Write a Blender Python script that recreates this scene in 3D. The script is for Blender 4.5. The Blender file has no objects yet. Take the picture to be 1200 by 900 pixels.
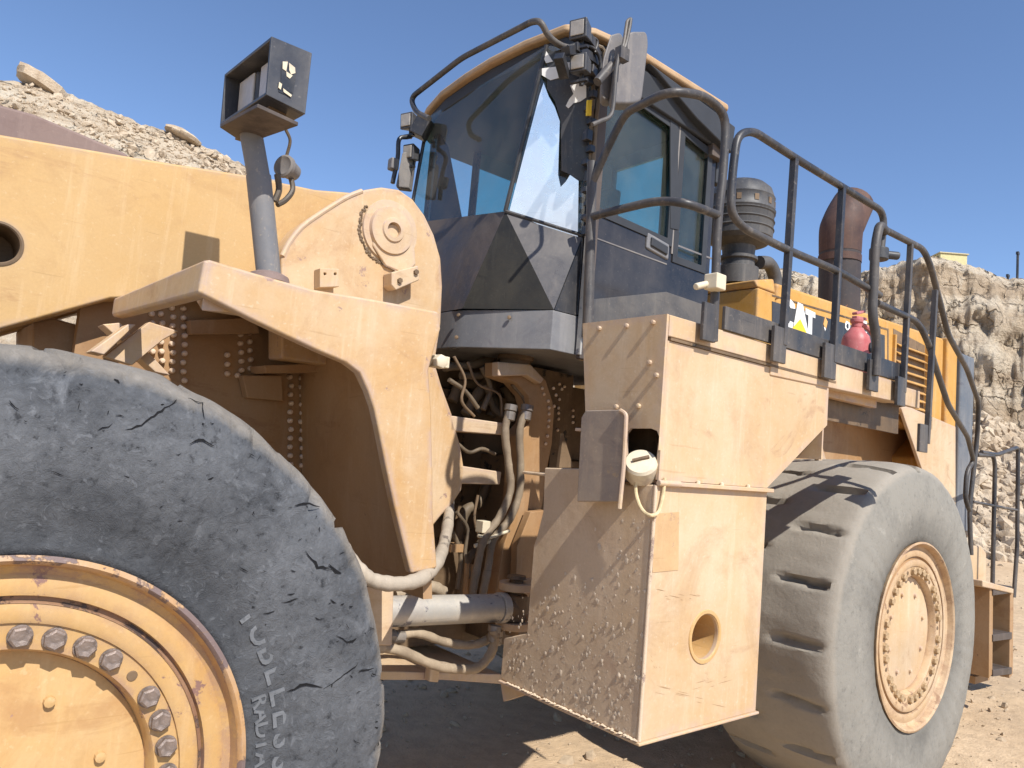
import bpy, bmesh, math, random
from mathutils import Vector, Matrix, noise
from mathutils.geometry import delaunay_2d_cdt
random.seed(7)
R = math.radians
scn = bpy.context.scene
COL = scn.collection

# ------------------------------------------------------------------ camera
CX, CY, CZ = -2.5941, -3.6553, 1.8907
YAW, PIT, ROL, FPX = 0.6900, 0.0967, 0.0859, 877.95
_fw = Vector((math.sin(YAW)*math.cos(PIT), math.cos(YAW)*math.cos(PIT), math.sin(PIT)))
_r = Vector((math.cos(YAW), -math.sin(YAW), 0.0))
_u = _r.cross(_fw)
_r2 = _r*math.cos(ROL) + _u*math.sin(ROL)
_u2 = -_r*math.sin(ROL) + _u*math.cos(ROL)
CAMP = Vector((CX, CY, CZ))

def ray(x, y):
    return _r2*((x-600.0)/FPX) - _u2*((y-450.0)/FPX) + _fw

def U(x, y, ax, v):
    """a pixel of the survey photo carried onto the world plane ax = v"""
    d = ray(x, y); i = 'xyz'.index(ax)
    return CAMP + d*((v-CAMP[i])/d[i])

def UP(x, y, p, n):
    d = ray(x, y)
    return CAMP + d*(n.dot(p-CAMP)/n.dot(d))

def UU(pts, ax, v):
    return [U(a, b, ax, v) for a, b in pts]

cam = bpy.data.cameras.new('camera')
cam.sensor_width = 36.0; cam.sensor_fit = 'HORIZONTAL'; cam.lens = FPX/1200*36
cam.clip_start = 0.05; cam.clip_end = 5000
camo = bpy.data.objects.new('camera', cam); COL.objects.link(camo)
camo.matrix_world = Matrix(((_r2.x, _u2.x, -_fw.x, CX), (_r2.y, _u2.y, -_fw.y, CY), (_r2.z, _u2.z, -_fw.z, CZ), (0, 0, 0, 1)))
scn.camera = camo

# ------------------------------------------------------------------ materials
class NT:
    def __init__(s, name):
        s.m = bpy.data.materials.new(name); s.m.use_nodes = True
        s.t = s.m.node_tree; s.t.nodes.clear()
        s.out = s.t.nodes.new('ShaderNodeOutputMaterial')
        s.tc = s.t.nodes.new('ShaderNodeTexCoord')
    def n(s, typ, **kw):
        d = s.t.nodes.new(typ)
        for k, v in kw.items():
            if k.startswith('i_'): d.inputs[k[2:].replace('_', ' ')].default_value = v
            else: setattr(d, k, v)
        return d
    def l(s, a, b): s.t.links.new(a, b)
    def mapping(s, scale=(1, 1, 1), loc=(0, 0, 0), rot=(0, 0, 0)):
        m = s.n('ShaderNodeMapping'); m.inputs['Scale'].default_value = scale
        m.inputs['Location'].default_value = loc; m.inputs['Rotation'].default_value = rot
        s.l(s.tc.outputs['Object'], m.inputs['Vector']); return m.outputs['Vector']
    def noise(s, scale, detail=6, rough=.55, vec=None, dist=0.0):
        n = s.n('ShaderNodeTexNoise'); n.inputs['Scale'].default_value = scale
        n.inputs['Detail'].default_value = detail; n.inputs['Roughness'].default_value = rough
        n.inputs['Distortion'].default_value = dist
        s.l(vec or s.tc.outputs['Object'], n.inputs['Vector']); return n.outputs['Fac']
    def ramp(s, fac, stops):
        r = s.n('ShaderNodeValToRGB'); e = r.color_ramp.elements
        while len(e) < len(stops): e.new(.5)
        for k, (p, c) in enumerate(stops):
            e[k].position = p; e[k].color = (c, c, c, 1) if not hasattr(c, '__len__') else (*c, 1)
        s.l(fac, r.inputs['Fac']); return r.outputs['Color']
    def mix(s, fac, a, b, mode='MIX'):
        m = s.n('ShaderNodeMix'); m.data_type = 'RGBA'; m.blend_type = mode
        for sock, v in ((m.inputs[0], fac), (m.inputs[6], a), (m.inputs[7], b)):
            if hasattr(v, 'links') or hasattr(v, 'is_linked'): s.l(v, sock)
            elif hasattr(v, '__len__'): sock.default_value = (*v, 1)
            else: sock.default_value = v
        return m.outputs[2]
    def math(s, op, a, b=None):
        m = s.n('ShaderNodeMath'); m.operation = op
        for k, v in ((0, a), (1, b)):
            if v is None: continue
            if hasattr(v, 'is_linked'): s.l(v, m.inputs[k])
            else: m.inputs[k].default_value = v
        return m.outputs[0]
    def bsdf(s, col, rough=.5, metal=0.0, bump=None, bstr=.3, bdist=.01, spec=.5, coat=0.0):
        b = s.n('ShaderNodeBsdfPrincipled')
        for k, v in (('Base Color', col), ('Roughness', rough), ('Metallic', metal)):
            if hasattr(v, 'is_linked'): s.l(v, b.inputs[k])
            elif hasattr(v, '__len__'): b.inputs[k].default_value = (*v, 1)
            else: b.inputs[k].default_value = v
        b.inputs['Specular IOR Level'].default_value = spec
        b.inputs['Coat Weight'].default_value = coat
        if bump is not None:
            bn = s.n('ShaderNodeBump'); bn.inputs['Strength'].default_value = bstr; bn.inputs['Distance'].default_value = bdist
            s.l(bump, bn.inputs['Height']); s.l(bn.outputs['Normal'], b.inputs['Normal'])
        s.l(b.outputs[0], s.out.inputs['Surface'])
        return b

def paint(name, base, dust, amt=.5, chip=(.09, .055, .04), chip_th=.68, rough=(.45, .8), metal=0.0, streak=.35, spec=.4, seed=0.0, bstr=.16, edge=None, grit=1.0):
    """weathered paint: base coat under blotches of dust, run-off streaks, fine chips"""
    k = NT(name)
    v0 = k.mapping(loc=(seed, seed*1.7, seed*.6))
    big = k.noise(1.7, 8, .62, v0)
    fine = k.noise(19, 7, .65, v0)
    st = k.noise(1.0, 6, .6, k.mapping(scale=(9, 9, .55), loc=(seed, 0, 0)))
    d = k.math('ADD', k.math('MULTIPLY', big, 1.0), k.math('MULTIPLY', k.math('SUBTRACT', st, .5), streak))
    d = k.math('ADD', d, k.math('MULTIPLY', k.math('SUBTRACT', fine, .5), .25))
    lo = .62-.45*amt
    dm = k.ramp(d, [(max(0, lo-.12), 0.0), (min(1, lo+.22), 1.0)])
    c = k.mix(k.math('MULTIPLY', dm, min(1, amt*1.25)), base, dust)
    tone = k.noise(.9, 3, .5, k.mapping(loc=(3+seed, 5, 1)))
    c = k.mix(.22, c, k.ramp(tone, [(.3, .45), (.7, 1.0)]), 'MULTIPLY')
    stn = k.ramp(k.noise(2.6, 10, .74, k.mapping(loc=(seed+1.3, 8, seed)), .9), [(.50, 0.0), (.66, 1.0)])
    c = k.mix(k.math('MULTIPLY', stn, .42*grit), c, tuple(x*f for x, f in zip(base, (.66, .60, .62))))
    drip = k.ramp(k.noise(1.0, 9, .72, k.mapping(scale=(14, 14, .9), loc=(seed+4, 2, 0))), [(.54, 0.0), (.72, 1.0)])
    c = k.mix(k.math('MULTIPLY', drip, .42*grit), c, tuple(min(1, x*1.12) for x in dust))
    grain = k.ramp(k.noise(95, 4, .75, v0), [(.30, .72), (.70, 1.0)])
    c = k.mix(.30*grit, c, grain, 'MULTIPLY')
    v1 = k.mapping(scale=(1, 1, 1), loc=(7.3+seed, 2.1, 9.4))
    cm = k.noise(6.5, 10, .72, v1, .3)
    chipm = k.ramp(cm, [(chip_th, 0.0), (chip_th+.025, 1.0)])
    c = k.mix(chipm, c, chip)
    sp = k.noise(60, 3, .6, v0)
    c = k.mix(k.math('MULTIPLY', k.ramp(sp, [(.62, 0.0), (.70, 1.0)]), .35), c, dust)
    # long scratches
    sc = k.noise(1.0, 2, .5, k.mapping(scale=(3, 3, 70), rot=(.25, .2, .3), loc=(seed, 0, 3)))
    scm = k.math('MULTIPLY', k.ramp(sc, [(.70, 0.0), (.73, 1.0)]), .30)
    c = k.mix(scm, c, tuple(min(1, x*.55) for x in base))
    sm = k.ramp(k.noise(1.0, 9, .7, k.mapping(scale=(1.5, 1.5, 3.4), loc=(seed+2.2, 6.1, seed)), 1.2), [(.585, 0.0), (.645, 1.0)])
    c = k.mix(k.math('MULTIPLY', k.math('MULTIPLY', sm, k.ramp(fine, [(.36, .15), (.58, 1.0)])), .5*grit), c, tuple(x*f for x, f in zip(base, (.60, .52, .58))))
    if edge is not None:
        bv = k.n('ShaderNodeBevel'); bv.samples = 4; bv.inputs['Radius'].default_value = .05
        ge = k.n('ShaderNodeNewGeometry'); dp = k.n('ShaderNodeVectorMath'); dp.operation = 'DOT_PRODUCT'
        k.l(bv.outputs[0], dp.inputs[0]); k.l(ge.outputs['Normal'], dp.inputs[1])
        em = k.ramp(k.math('SUBTRACT', 1.0, dp.outputs['Value']), [(.015, 0.0), (.12, 1.0)])
        en = k.ramp(k.noise(9, 9, .76, v1), [(.44, 0.0), (.55, 1.0)])
        c = k.mix(k.math('MULTIPLY', em, en), c, edge)
    rr = k.ramp(d, [(.3, rough[0]), (.7, rough[1])])
    hb = k.math('ADD', k.math('MULTIPLY', fine, .6), k.math('MULTIPLY', chipm, -.5))
    k.bsdf(c, rr, metal, hb, bstr, .01, spec)
    return k.m

def plain(name, col, rough=.5, metal=0.0, spec=.5, var=.35, scale=12, bstr=.1):
    k = NT(name)
    f = k.noise(scale, 6, .6)
    c = k.mix(var, col, k.ramp(f, [(.3, .35), (.7, 1.0)]), 'MULTIPLY')
    k.bsdf(c, rough, metal, f, bstr, .01, spec)
    return k.m

M = {}
YEL = (.55, .325, .115); DUSTY = (.60, .45, .285); PALE = (.63, .51, .37)
M['yellow'] = paint('loader_yellow', YEL, DUSTY, .38, seed=1.0)
M['arm'] = paint('arm_yellow', (.56, .350, .140), DUSTY, .24, edge=(.42, .30, .22), seed=11.0, chip_th=.74, streak=.12)
M['hood'] = paint('hood_yellow', (.60, .315, .065), DUSTY, .22, edge=(.30, .19, .12), seed=2.0, chip_th=.75)
M['dusty'] = paint('dusty_yellow', (.55, .355, .175), PALE, .52, edge=(.46, .34, .27), seed=3.0, chip=(.30, .18, .13), chip_th=.715)
M['fender'] = paint('fender_yellow', (.55, .335, .145), PALE, .46, edge=(.40, .30, .27), seed=4.4, chip=(.30, .19, .155), chip_th=.625)
M['brownish'] = paint('dirty_frame', (.37, .205, .085), (.42, .29, .18), .45, seed=5.0, chip_th=.66)
M['grime'] = paint('greasy_frame', (.10, .065, .035), (.30, .20, .12), .45, seed=6.0, chip=(.03, .025, .02), chip_th=.6)
M['black'] = paint('black_paint', (.022, .024, .030), (.20, .17, .14), .22, chip=(.16, .14, .12), chip_th=.72, rough=(.28, .6), seed=7.0, spec=.5)
M['blackdust'] = paint('dusty_black', (.042, .037, .036), (.16, .122, .10), .52, chip=(.02, .02, .02), chip_th=.68, rough=(.35, .8), seed=8.0)
M['gloss'] = paint('door_black_gloss', (.019, .019, .022), (.14, .118, .098), .30, chip=(.2, .18, .16), chip_th=.77, rough=(.05, .16), seed=9.0, spec=.5, bstr=.015, streak=.1, grit=.3)
M['rail'] = paint('rail_black', (.035, .036, .042), (.26, .22, .18), .34, chip=(.35, .32, .3), chip_th=.70, rough=(.35, .65), seed=10.0)
M['greypipe'] = paint('grey_pipe', (.17, .175, .19), (.40, .33, .25), .35, chip=(.5, .48, .45), chip_th=.70, seed=12.0)
M['steel'] = paint('worn_steel', (.30, .28, .26), (.42, .34, .26), .35, chip=(.12, .09, .07), chip_th=.6, rough=(.3, .6), metal=.6, seed=13.0)
M['chrome'] = paint('dusty_barrel', (.50, .49, .47), (.62, .55, .44), .5, chip=(.18, .17, .19), chip_th=.58, rough=(.3, .7), metal=.35, seed=14.0)
M['hose'] = paint('dusty_hose', (.19, .145, .10), (.47, .375, .265), .6, chip=(.1, .09, .08), chip_th=.72, rough=(.7, .9), seed=15.0)
M['darkhose'] = paint('old_hose', (.055, .045, .035), (.26, .19, .12), .55, chip=(.02, .02, .02), seed=16.0)
M['rust'] = paint('rusty_stack', (.055, .030, .026), (.21, .115, .08), .42, chip=(.04, .025, .02), rough=(.6, .9), seed=17.0)
M['stack'] = paint('stack_grey', (.040, .034, .036), (.14, .10, .085), .36, chip=(.25, .12, .07), chip_th=.62, rough=(.6, .9), seed=18.0)
M['cleaner'] = paint('cleaner_grey', (.050, .051, .056), (.20, .18, .155), .40, chip=(.08, .07, .07), seed=19.0)
M['lens'] = plain('lamp_lens', (.50, .44, .36), .25, .0, .6, .25, 30)
M['lens_dark'] = plain('lamp_reflector', (.42, .37, .31), .3, .2, .6, .4, 30)
M['red'] = paint('extinguisher_red', (.48, .065, .075), (.54, .30, .28), .42, chip=(.12, .08, .07), chip_th=.72, rough=(.3, .6), seed=20.0)
M['white'] = plain('white_paint', (.78, .77, .74), .5, 0, .4, .15)
M['decal_yellow'] = plain('decal_yellow', (.80, .55, .03), .5, 0, .4, .15)
M['decal_orange'] = plain('decal_orange', (.75, .38, .12), .5, 0, .4, .2)
M['decal_black'] = paint('decal_black', (.035, .037, .042), (.16, .14, .12), .25, chip=(.2, .18, .15), chip_th=.74, rough=(.3, .5), seed=21.0)
M['cream'] = paint('cream_cap', (.66, .58, .42), (.70, .60, .45), .4, chip=(.25, .2, .14), chip_th=.68, seed=22.0)
M['rope'] = plain('rope', (.70, .56, .33), .85, 0, .2, .4, 60)
M['film'] = paint('silver_film', (.86, .89, .93), (.70, .72, .75), .25, chip=(.55, .56, .58), chip_th=.76, rough=(.22, .38), metal=.85, grit=.25, spec=.6, seed=23.0, bstr=.06)
M['mirrorgrey'] = paint('mirror_grey', (.15, .145, .15), (.32, .28, .24), .45, chip=(.1, .09, .09), rough=(.45, .7), seed=24.0)
M['interior'] = plain('cab_trim', (.045, .048, .055), .6, 0, .3, .4, 6)
M['bolt'] = plain('bolt_steel', (.30, .235, .20), .5, .3, .5, .8, 55, .5)
M['boltyel'] = plain('painted_bolt', (.72, .55, .40), .5, 0, .5, .2, 40)
M['boltrear'] = plain('dusty_bolt', (.50, .35, .20), .65, .0, .3, .7, 40, .3)
M['rimrear'] = paint('dusty_rim', (.53, .34, .17), PALE, .48, chip=(.27, .165, .10), chip_th=.59, edge=(.30, .19, .12), seed=70.0)
M['worn_lip'] = paint('worn_rim_lip', (.50, .27, .09), (.42, .34, .29), .5, chip=(.17, .12, .11), chip_th=.50, seed=44.0, bstr=.5)
M['ring_rust'] = paint('ring_rust', (.20, .10, .06), (.42, .26, .15), .45, chip=(.09, .06, .05), chip_th=.52, seed=45.0, bstr=.5)
M['wheelpaint'] = paint('wheel_yellow', (.54, .30, .085), (.54, .38, .21), .5, chip=(.20, .11, .09), chip_th=.60, edge=(.28, .17, .13), seed=46.0)
M['tankfront'] = paint('tank_front', (.56, .39, .225), (.62, .475, .335), .6, chip=(.35, .22, .14), edge=(.62, .48, .33), chip_th=.66, seed=51.0, bstr=.35)
M['wornedge'] = paint('worn_edge', (.60, .44, .29), (.66, .55, .43), .5, chip=(.34, .24, .19), chip_th=.56, seed=52.0, bstr=.5)
M['lampsteel'] = paint('lamp_steel', (.050, .053, .064), (.20, .185, .17), .32, chip=(.3, .28, .26), chip_th=.72, rough=(.3, .6), seed=53.0)
M['kick'] = paint('kick_plate_grey', (.055, .056, .062), (.21, .185, .155), .48, chip=(.03, .03, .03), chip_th=.66, rough=(.3, .6), seed=54.0)
M['hubpaint'] = paint('hub_yellow', (.55, .32, .11), (.58, .42, .24), .42, chip=(.26, .17, .19), chip_th=.64, seed=60.0)
M['wraphose'] = paint('wrapped_hose', (.29, .25, .20), (.50, .42, .325), .55, chip=(.16, .13, .11), chip_th=.58, rough=(.7, .9), seed=61.0, bstr=.5)
M['crack'] = plain('rubber_cut', (.014, .014, .015), .9, 0, .1, .2)
M['mud'] = plain('dried_mud', (.66, .53, .39), .9, 0, .1, .35, 25, .5)

def glass(name='tinted_glass', veil_amt=.24):
    k = NT(name)
    tr = k.n('ShaderNodeBsdfTransparent'); tr.inputs['Color'].default_value = (.66, .88, .86, 1)
    gl = k.n('ShaderNodeBsdfGlossy'); gl.inputs['Roughness'].default_value = .03
    gl.inputs['Color'].default_value = (.9, .95, 1, 1)
    df = k.n('ShaderNodeBsdfDiffuse'); df.inputs['Color'].default_value = (.45, .40, .34, 1)
    lw = k.n('ShaderNodeLayerWeight'); lw.inputs['Blend'].default_value = .5
    frs = k.math('ADD', k.math('MULTIPLY', k.math('POWER', lw.outputs['Facing'], 5.0), .9), .05)
    m1 = k.n('ShaderNodeMixShader'); m2 = k.n('ShaderNodeMixShader')
    k.l(frs, m1.inputs[0]); k.l(tr.outputs[0], m1.inputs[1]); k.l(gl.outputs[0], m1.inputs[2])
    veil = k.math('MULTIPLY', k.ramp(k.noise(2.2, 8, .65), [(.38, .25), (.75, 1.0)]), veil_amt)  # grey veil: dust on the glass plus reflections painted in as haze
    k.l(veil, m2.inputs[0]); k.l(m1.outputs[0], m2.inputs[1]); k.l(df.outputs[0], m2.inputs[2])
    k.l(m2.outputs[0], k.out.inputs['Surface'])
    return k.m
M['glass'] = glass(); M['sideglass'] = glass('side_glass', .10)

def rubber(name, base, dust, amt, cracks=True, seed=0.0, tread=(.32, .28, .23), flake=.4, pits=.75):
    k = NT(name)
    v0 = k.mapping(loc=(seed, seed, seed))
    a = k.noise(2.6, 9, .66, v0); b = k.noise(34, 6, .7, v0); c2 = k.noise(9, 8, .7, v0, .6)
    lo = .66-.45*amt
    d = k.math('ADD', a, k.math('MULTIPLY', k.math('SUBTRACT', b, .5), .45))
    col = k.mix(k.ramp(d, [(lo-.15, 0.0), (lo+.2, 1.0)]), base, dust)
    col = k.mix(k.ramp(c2, [(.60, 0.0), (.70, .55)]), col, tuple(min(1, x*1.55) for x in dust))
    col = k.mix(k.ramp(b, [(.30, pits), (.42, 0.0)]), col, tuple(x*.45 for x in base))
    sx_ = k.n('ShaderNodeSeparateXYZ'); k.l(k.tc.outputs['Object'], sx_.inputs[0])
    rad = k.math('SQRT', k.math('ADD', k.math('POWER', sx_.outputs['X'], 2.0), k.math('POWER', sx_.outputs['Z'], 2.0)))
    tm = k.ramp(k.math('ADD', rad, k.math('MULTIPLY', k.math('SUBTRACT', c2, .5), .06)), [(.965, 0.0), (.995, 1.0)])
    col = k.mix(k.math('MULTIPLY', tm, .6), col, tread)
    bead = k.ramp(k.math('ADD', rad, k.math('MULTIPLY', k.math('SUBTRACT', a, .5), .16)), [(.60, .42), (.74, 0.0)])
    col = k.mix(bead, col, tuple(x*.55 for x in base))
    hb = k.math('ADD', k.math('MULTIPLY', b, .5), k.math('MULTIPLY', c2, .8))
    if cracks:
        warp = k.n('ShaderNodeTexNoise'); warp.inputs['Scale'].default_value = 7; warp.inputs['Detail'].default_value = 8
        k.l(v0, warp.inputs['Vector'])
        add = k.n('ShaderNodeMixRGB'); add.blend_type = 'ADD'; add.inputs[0].default_value = .22
        k.l(v0, add.inputs[1]); k.l(warp.outputs['Color'], add.inputs[2])
        vo = k.n('ShaderNodeTexVoronoi'); vo.feature = 'DISTANCE_TO_EDGE'; vo.inputs['Scale'].default_value = 5.2
        k.l(add.outputs[0], vo.inputs['Vector'])
        line = k.ramp(vo.outputs['Distance'], [(.004, 1.0), (.014, 0.0)])
        mask = k.ramp(k.noise(4.2, 3, .5, k.mapping(loc=(4+seed, 1, 2))), [(.585, 0.0), (.62, 1.0)])
        cr = k.math('MULTIPLY', line, mask)
        col = k.mix(cr, col, (.012, .012, .012))
        hb = k.math('SUBTRACT', hb, k.math('MULTIPLY', cr, 1.6))
    fl = k.noise(26, 7, .8, v0, .9)
    hb = k.math('ADD', hb, k.math('MULTIPLY', k.ramp(fl, [(.42, 0.0), (.60, 1.0)]), flake*.5))
    col = k.mix(k.ramp(fl, [(.56, 0.0), (.70, flake)]), col, tuple(min(1, x*1.35) for x in dust))
    k.bsdf(col, .82, 0, hb, .35+.5*flake, .012, .25)
    return k.m
M['rubber_front'] = rubber('worn_rubber', (.040, .043, .049), (.120, .125, .135), .50, False, 0.0, flake=.55)
M['rubber_rear'] = rubber('dusty_rubber', (.150, .143, .128), (.245, .230, .200), .66, False, 3.0, flake=.16, pits=.35)
M['letter'] = rubber('letter_rubber', (.105, .112, .122), (.20, .207, .22), .62, False, 5.0, flake=.3)

def ground_mat():
    k = NT('sandy_ground')
    a = k.noise(.35, 8, .6); b = k.noise(7, 9, .68); c = k.noise(55, 5, .7)
    col = k.mix(k.ramp(a, [(.35, 0.0), (.65, 1.0)]), (.52, .375, .235), (.62, .465, .305))
    col = k.mix(k.ramp(b, [(.40, .55), (.58, 0.0)]), col, (.40, .295, .195))
    col = k.mix(k.ramp(c, [(.60, 0.0), (.72, .6)]), col, (.62, .52, .40))
    h = k.math('ADD', k.math('MULTIPLY', b, 1.0), k.math('MULTIPLY', c, .35))
    k.bsdf(col, .95, 0, h, .6, .05, .1)
    return k.m
M['ground'] = ground_mat()

def rock_mat():
    k = NT('quarry_rock')
    a = k.noise(.16, 10, .65); b = k.noise(1.3, 10, .7)
    st = k.noise(1.0, 8, .65, k.mapping(scale=(.10, .10, 1.1)))
    col = k.mix(k.ramp(a, [(.35, 0.0), (.65, 1.0)]), (.58, .465, .335), (.68, .59, .46))
    col = k.mix(k.ramp(st, [(.42, .6), (.55, 0.0)]), col, (.40, .285, .18))
    col = k.mix(k.ramp(b, [(.36, .7), (.46, 0.0)]), col, (.24, .175, .12))
    col = k.mix(k.ramp(b, [(.58, 0.0), (.70, .7)]), col, (.68, .60, .48))
    h = k.math('ADD', k.math('MULTIPLY', b, 1.0), k.math('MULTIPLY', st, .6))
    fr_ = k.n('ShaderNodeTexVoronoi'); fr_.feature = 'DISTANCE_TO_EDGE'; fr_.inputs['Scale'].default_value = .9
    wv = k.n('ShaderNodeTexNoise'); wv.inputs['Scale'].default_value = 1.1; wv.inputs['Detail'].default_value = 6; k.l(k.tc.outputs['Object'], wv.inputs['Vector'])
    wa = k.n('ShaderNodeMixRGB'); wa.blend_type = 'ADD'; wa.inputs[0].default_value = 1.1; k.l(k.tc.outputs['Object'], wa.inputs[1]); k.l(wv.outputs['Color'], wa.inputs[2]); k.l(wa.outputs[0], fr_.inputs['Vector'])
    ck = k.math('MULTIPLY', k.ramp(fr_.outputs['Distance'], [(.0, 1.0), (.06, 0.0)]), k.ramp(k.noise(.5, 4, .6), [(.45, 0.0), (.6, 1.0)]))
    col = k.mix(k.math('MULTIPLY', ck, .38), col, (.22, .155, .10)); h = k.math('SUBTRACT', h, k.math('MULTIPLY', ck, .7))
    k.bsdf(col, .95, 0, h, 1.0, .6, .1)
    return k.m
M['rock'] = rock_mat()
def stone_mat():
    k = NT('loose_stone')
    b = k.noise(1.2, 8, .7); c = k.noise(9, 6, .7)
    col = k.mix(k.ramp(b, [(.35, 0.0), (.65, 1.0)]), (.38, .29, .20), (.58, .48, .36))
    k.bsdf(col, .95, 0, c, .7, .1, .1)
    return k.m
M['stone'] = stone_mat()
M['pebble'] = plain('pebble', (.46, .355, .245), .95, 0, .1, .4, 20, .4)
M['purple'] = paint('lever_brown', (.19, .125, .11), (.30, .22, .19), .4, chip=(.62, .58, .55), chip_th=.73, seed=26.0)

# ------------------------------------------------------------------ mesh kit
def tri_holes(loops):
    o = loops[0][0]; nrm = Vector((0, 0, 0))
    for a, b in zip(loops[0], loops[0][1:]+loops[0][:1]): nrm += (a-o).cross(b-o)
    nrm.normalize(); ax = nrm.orthogonal().normalized(); ay = nrm.cross(ax)
    P2 = [Vector(((p-o).dot(ax), (p-o).dot(ay))) for l in loops for p in l]; ed = []; k = 0; polys = []
    for l in loops:
        m = len(l); ed += [(k+i, k+(i+1) % m) for i in range(m)]; polys.append(P2[k:k+m]); k += m
    vo, eo, fo, vi, ei, fi = delaunay_2d_cdt(P2, ed, [], 0, 1e-6)
    back = [x[0] if x else 0 for x in vi]
    def inside(p, q):
        c = False; j = len(q)-1
        for i in range(len(q)):
            if (q[i].y > p.y) != (q[j].y > p.y) and p.x < (q[j].x-q[i].x)*(p.y-q[i].y)/(q[j].y-q[i].y)+q[i].x: c = not c
            j = i
        return c
    out = []
    for f in fo:
        c = (vo[f[0]]+vo[f[1]]+vo[f[2]])/3
        if inside(c, polys[0]) and not any(inside(c, h) for h in polys[1:]): out.append(tuple(back[i] for i in f))
    return out

class MB:
    def __init__(s): s.v = []; s.f = []
    def add(s, vs, fs):
        o = len(s.v); s.v += [Vector(p) for p in vs]; s.f += [tuple(i+o for i in f) for f in fs]
    def slab(s, pts, off, holes=()):
        """planar outline (with holes) given thickness along off"""
        off = Vector(off); loops = [[Vector(p) for p in pts]] + [[Vector(p) for p in h] for h in holes]
        flat = [p for l in loops for p in l]; n = len(flat)
        if len(loops) == 1: tris = [tuple(range(n))]
        else: tris = tri_holes(loops)
        fs = list(tris) + [tuple(i+n for i in reversed(t)) for t in tris]
        k = 0
        for l in loops:
            m = len(l)
            for i in range(m):
                a, b = k+i, k+(i+1) % m
                fs.append((a, b, b+n, a+n))
            k += m
        s.add(flat+[p+off for p in flat], fs)
    def box(s, lo, hi):
        (a, b, c), (d, e, f) = lo, hi
        s.slab([(a, b, c), (d, b, c), (d, b, f), (a, b, f)], (0, e-b, 0))
    def hexa(s, b4, t4):
        s.add(list(b4)+list(t4), [(0, 1, 2, 3), (4, 7, 6, 5), (0, 4, 5, 1), (1, 5, 6, 2), (2, 6, 7, 3), (3, 7, 4, 0)])
    def obox(s, c, ax, ay, az):
        c, ax, ay, az = map(Vector, (c, ax, ay, az))
        q = [c-ax-ay-az, c+ax-ay-az, c+ax+ay-az, c-ax+ay-az]
        s.hexa(q, [p+az*2 for p in q])
    def bar(s, a, b, w, h, up=(0, 0, 1)):
        a, b = Vector(a), Vector(b); d = (b-a); L = d.length; d.normalize()
        x = d.cross(Vector(up)).normalized(); y = x.cross(d).normalized()
        s.obox((a+b)/2, d*L/2, x*w/2, y*h/2)
    def tube(s, pts, r, seg=10, caps=True, radii=None):
        pts = [Vector(p) for p in pts]; n = len(pts); t0 = (pts[1]-pts[0]).normalized()
        ref = Vector((0, 0, 1)) if abs(t0.z) < .9 else Vector((1, 0, 0))
        x = t0.cross(ref).normalized(); vs = []; fs = []
        for i, p in enumerate(pts):
            t = (pts[min(i+1, n-1)]-pts[max(i-1, 0)])
            if t.length < 1e-9: t = t0
            t.normalize(); x = (x-t*x.dot(t)).normalized(); y = t.cross(x); rr = radii[i] if radii else r
            for k in range(seg):
                a = 2*math.pi*k/seg; vs.append(p+x*(rr*math.cos(a))+y*(rr*math.sin(a)))
        for i in range(n-1):
            for k in range(seg):
                k2 = (k+1) % seg
                fs.append((i*seg+k, i*seg+k2, (i+1)*seg+k2, (i+1)*seg+k))
        if caps:
            fs.append(tuple(range(seg-1, -1, -1))); fs.append(tuple((n-1)*seg+k for k in range(seg)))
        s.add(vs, fs)
    def lathe(s, prof, c, axis, seg=48, ref=None, close=True):
        """prof: (distance along axis, radius)"""
        c = Vector(c); axis = Vector(axis).normalized()
        x = Vector(ref) if ref else axis.orthogonal(); x = (x-axis*x.dot(axis)).normalized(); y = axis.cross(x)
        vs = []; fs = []; n = len(prof)
        for w, r in prof:
            for k in range(seg):
                a = 2*math.pi*k/seg; vs.append(c+axis*w+x*(r*math.cos(a))+y*(r*math.sin(a)))
        for i in range(n-1):
            for k in range(seg):
                k2 = (k+1) % seg
                fs.append((i*seg+k, (i+1)*seg+k, (i+1)*seg+k2, i*seg+k2))
        if close:
            fs.append(tuple(range(seg))); fs.append(tuple((n-1)*seg+k for k in reversed(range(seg))))
        s.add(vs, fs)
    def mesh(s, name):
        me = bpy.data.meshes.new(name)
        me.from_pydata([tuple(p) for p in s.v], [], s.f); me.update()
        bm = bmesh.new(); bm.from_mesh(me); bmesh.ops.recalc_face_normals(bm, faces=bm.faces); bm.to_mesh(me); bm.free()
        return me

def place(name, me, mat, parent=None, bevel=0.0, ang=38, segs=2):
    o = bpy.data.objects.new(name, me); COL.objects.link(o)
    if mat is not None:
        me.materials.clear(); me.materials.append(M[mat] if isinstance(mat, str) else mat)
    me.shade_smooth(); me.set_sharp_from_angle(angle=R(ang))
    if bevel:
        b = o.modifiers.new('edge', 'BEVEL'); b.width = bevel; b.segments = segs; b.limit_method = 'ANGLE'; b.angle_limit = R(40)
        b.harden_normals = True
    if parent is not None: o.parent = parent
    return o

def obj(name, mb, mat, parent=None, bevel=0.0, ang=38, segs=2):
    return place(name, mb.mesh(name), mat, parent, bevel, ang, segs)

def fillet(pts, r, n=6):
    pts = [Vector(p) for p in pts]; out = [pts[0]]
    rs = r if hasattr(r, '__len__') else [r]*len(pts)
    for i in range(1, len(pts)-1):
        a, p, b = pts[i-1], pts[i], pts[i+1]
        d = min(rs[i], (a-p).length*.48, (b-p).length*.48)
        q0 = p+(a-p).normalized()*d; q1 = p+(b-p).normalized()*d
        for k in range(n+1):
            t = k/n; out.append(q0*((1-t)**2)+p*(2*t*(1-t))+q1*(t*t))
    out.append(pts[-1]); return out

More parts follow.
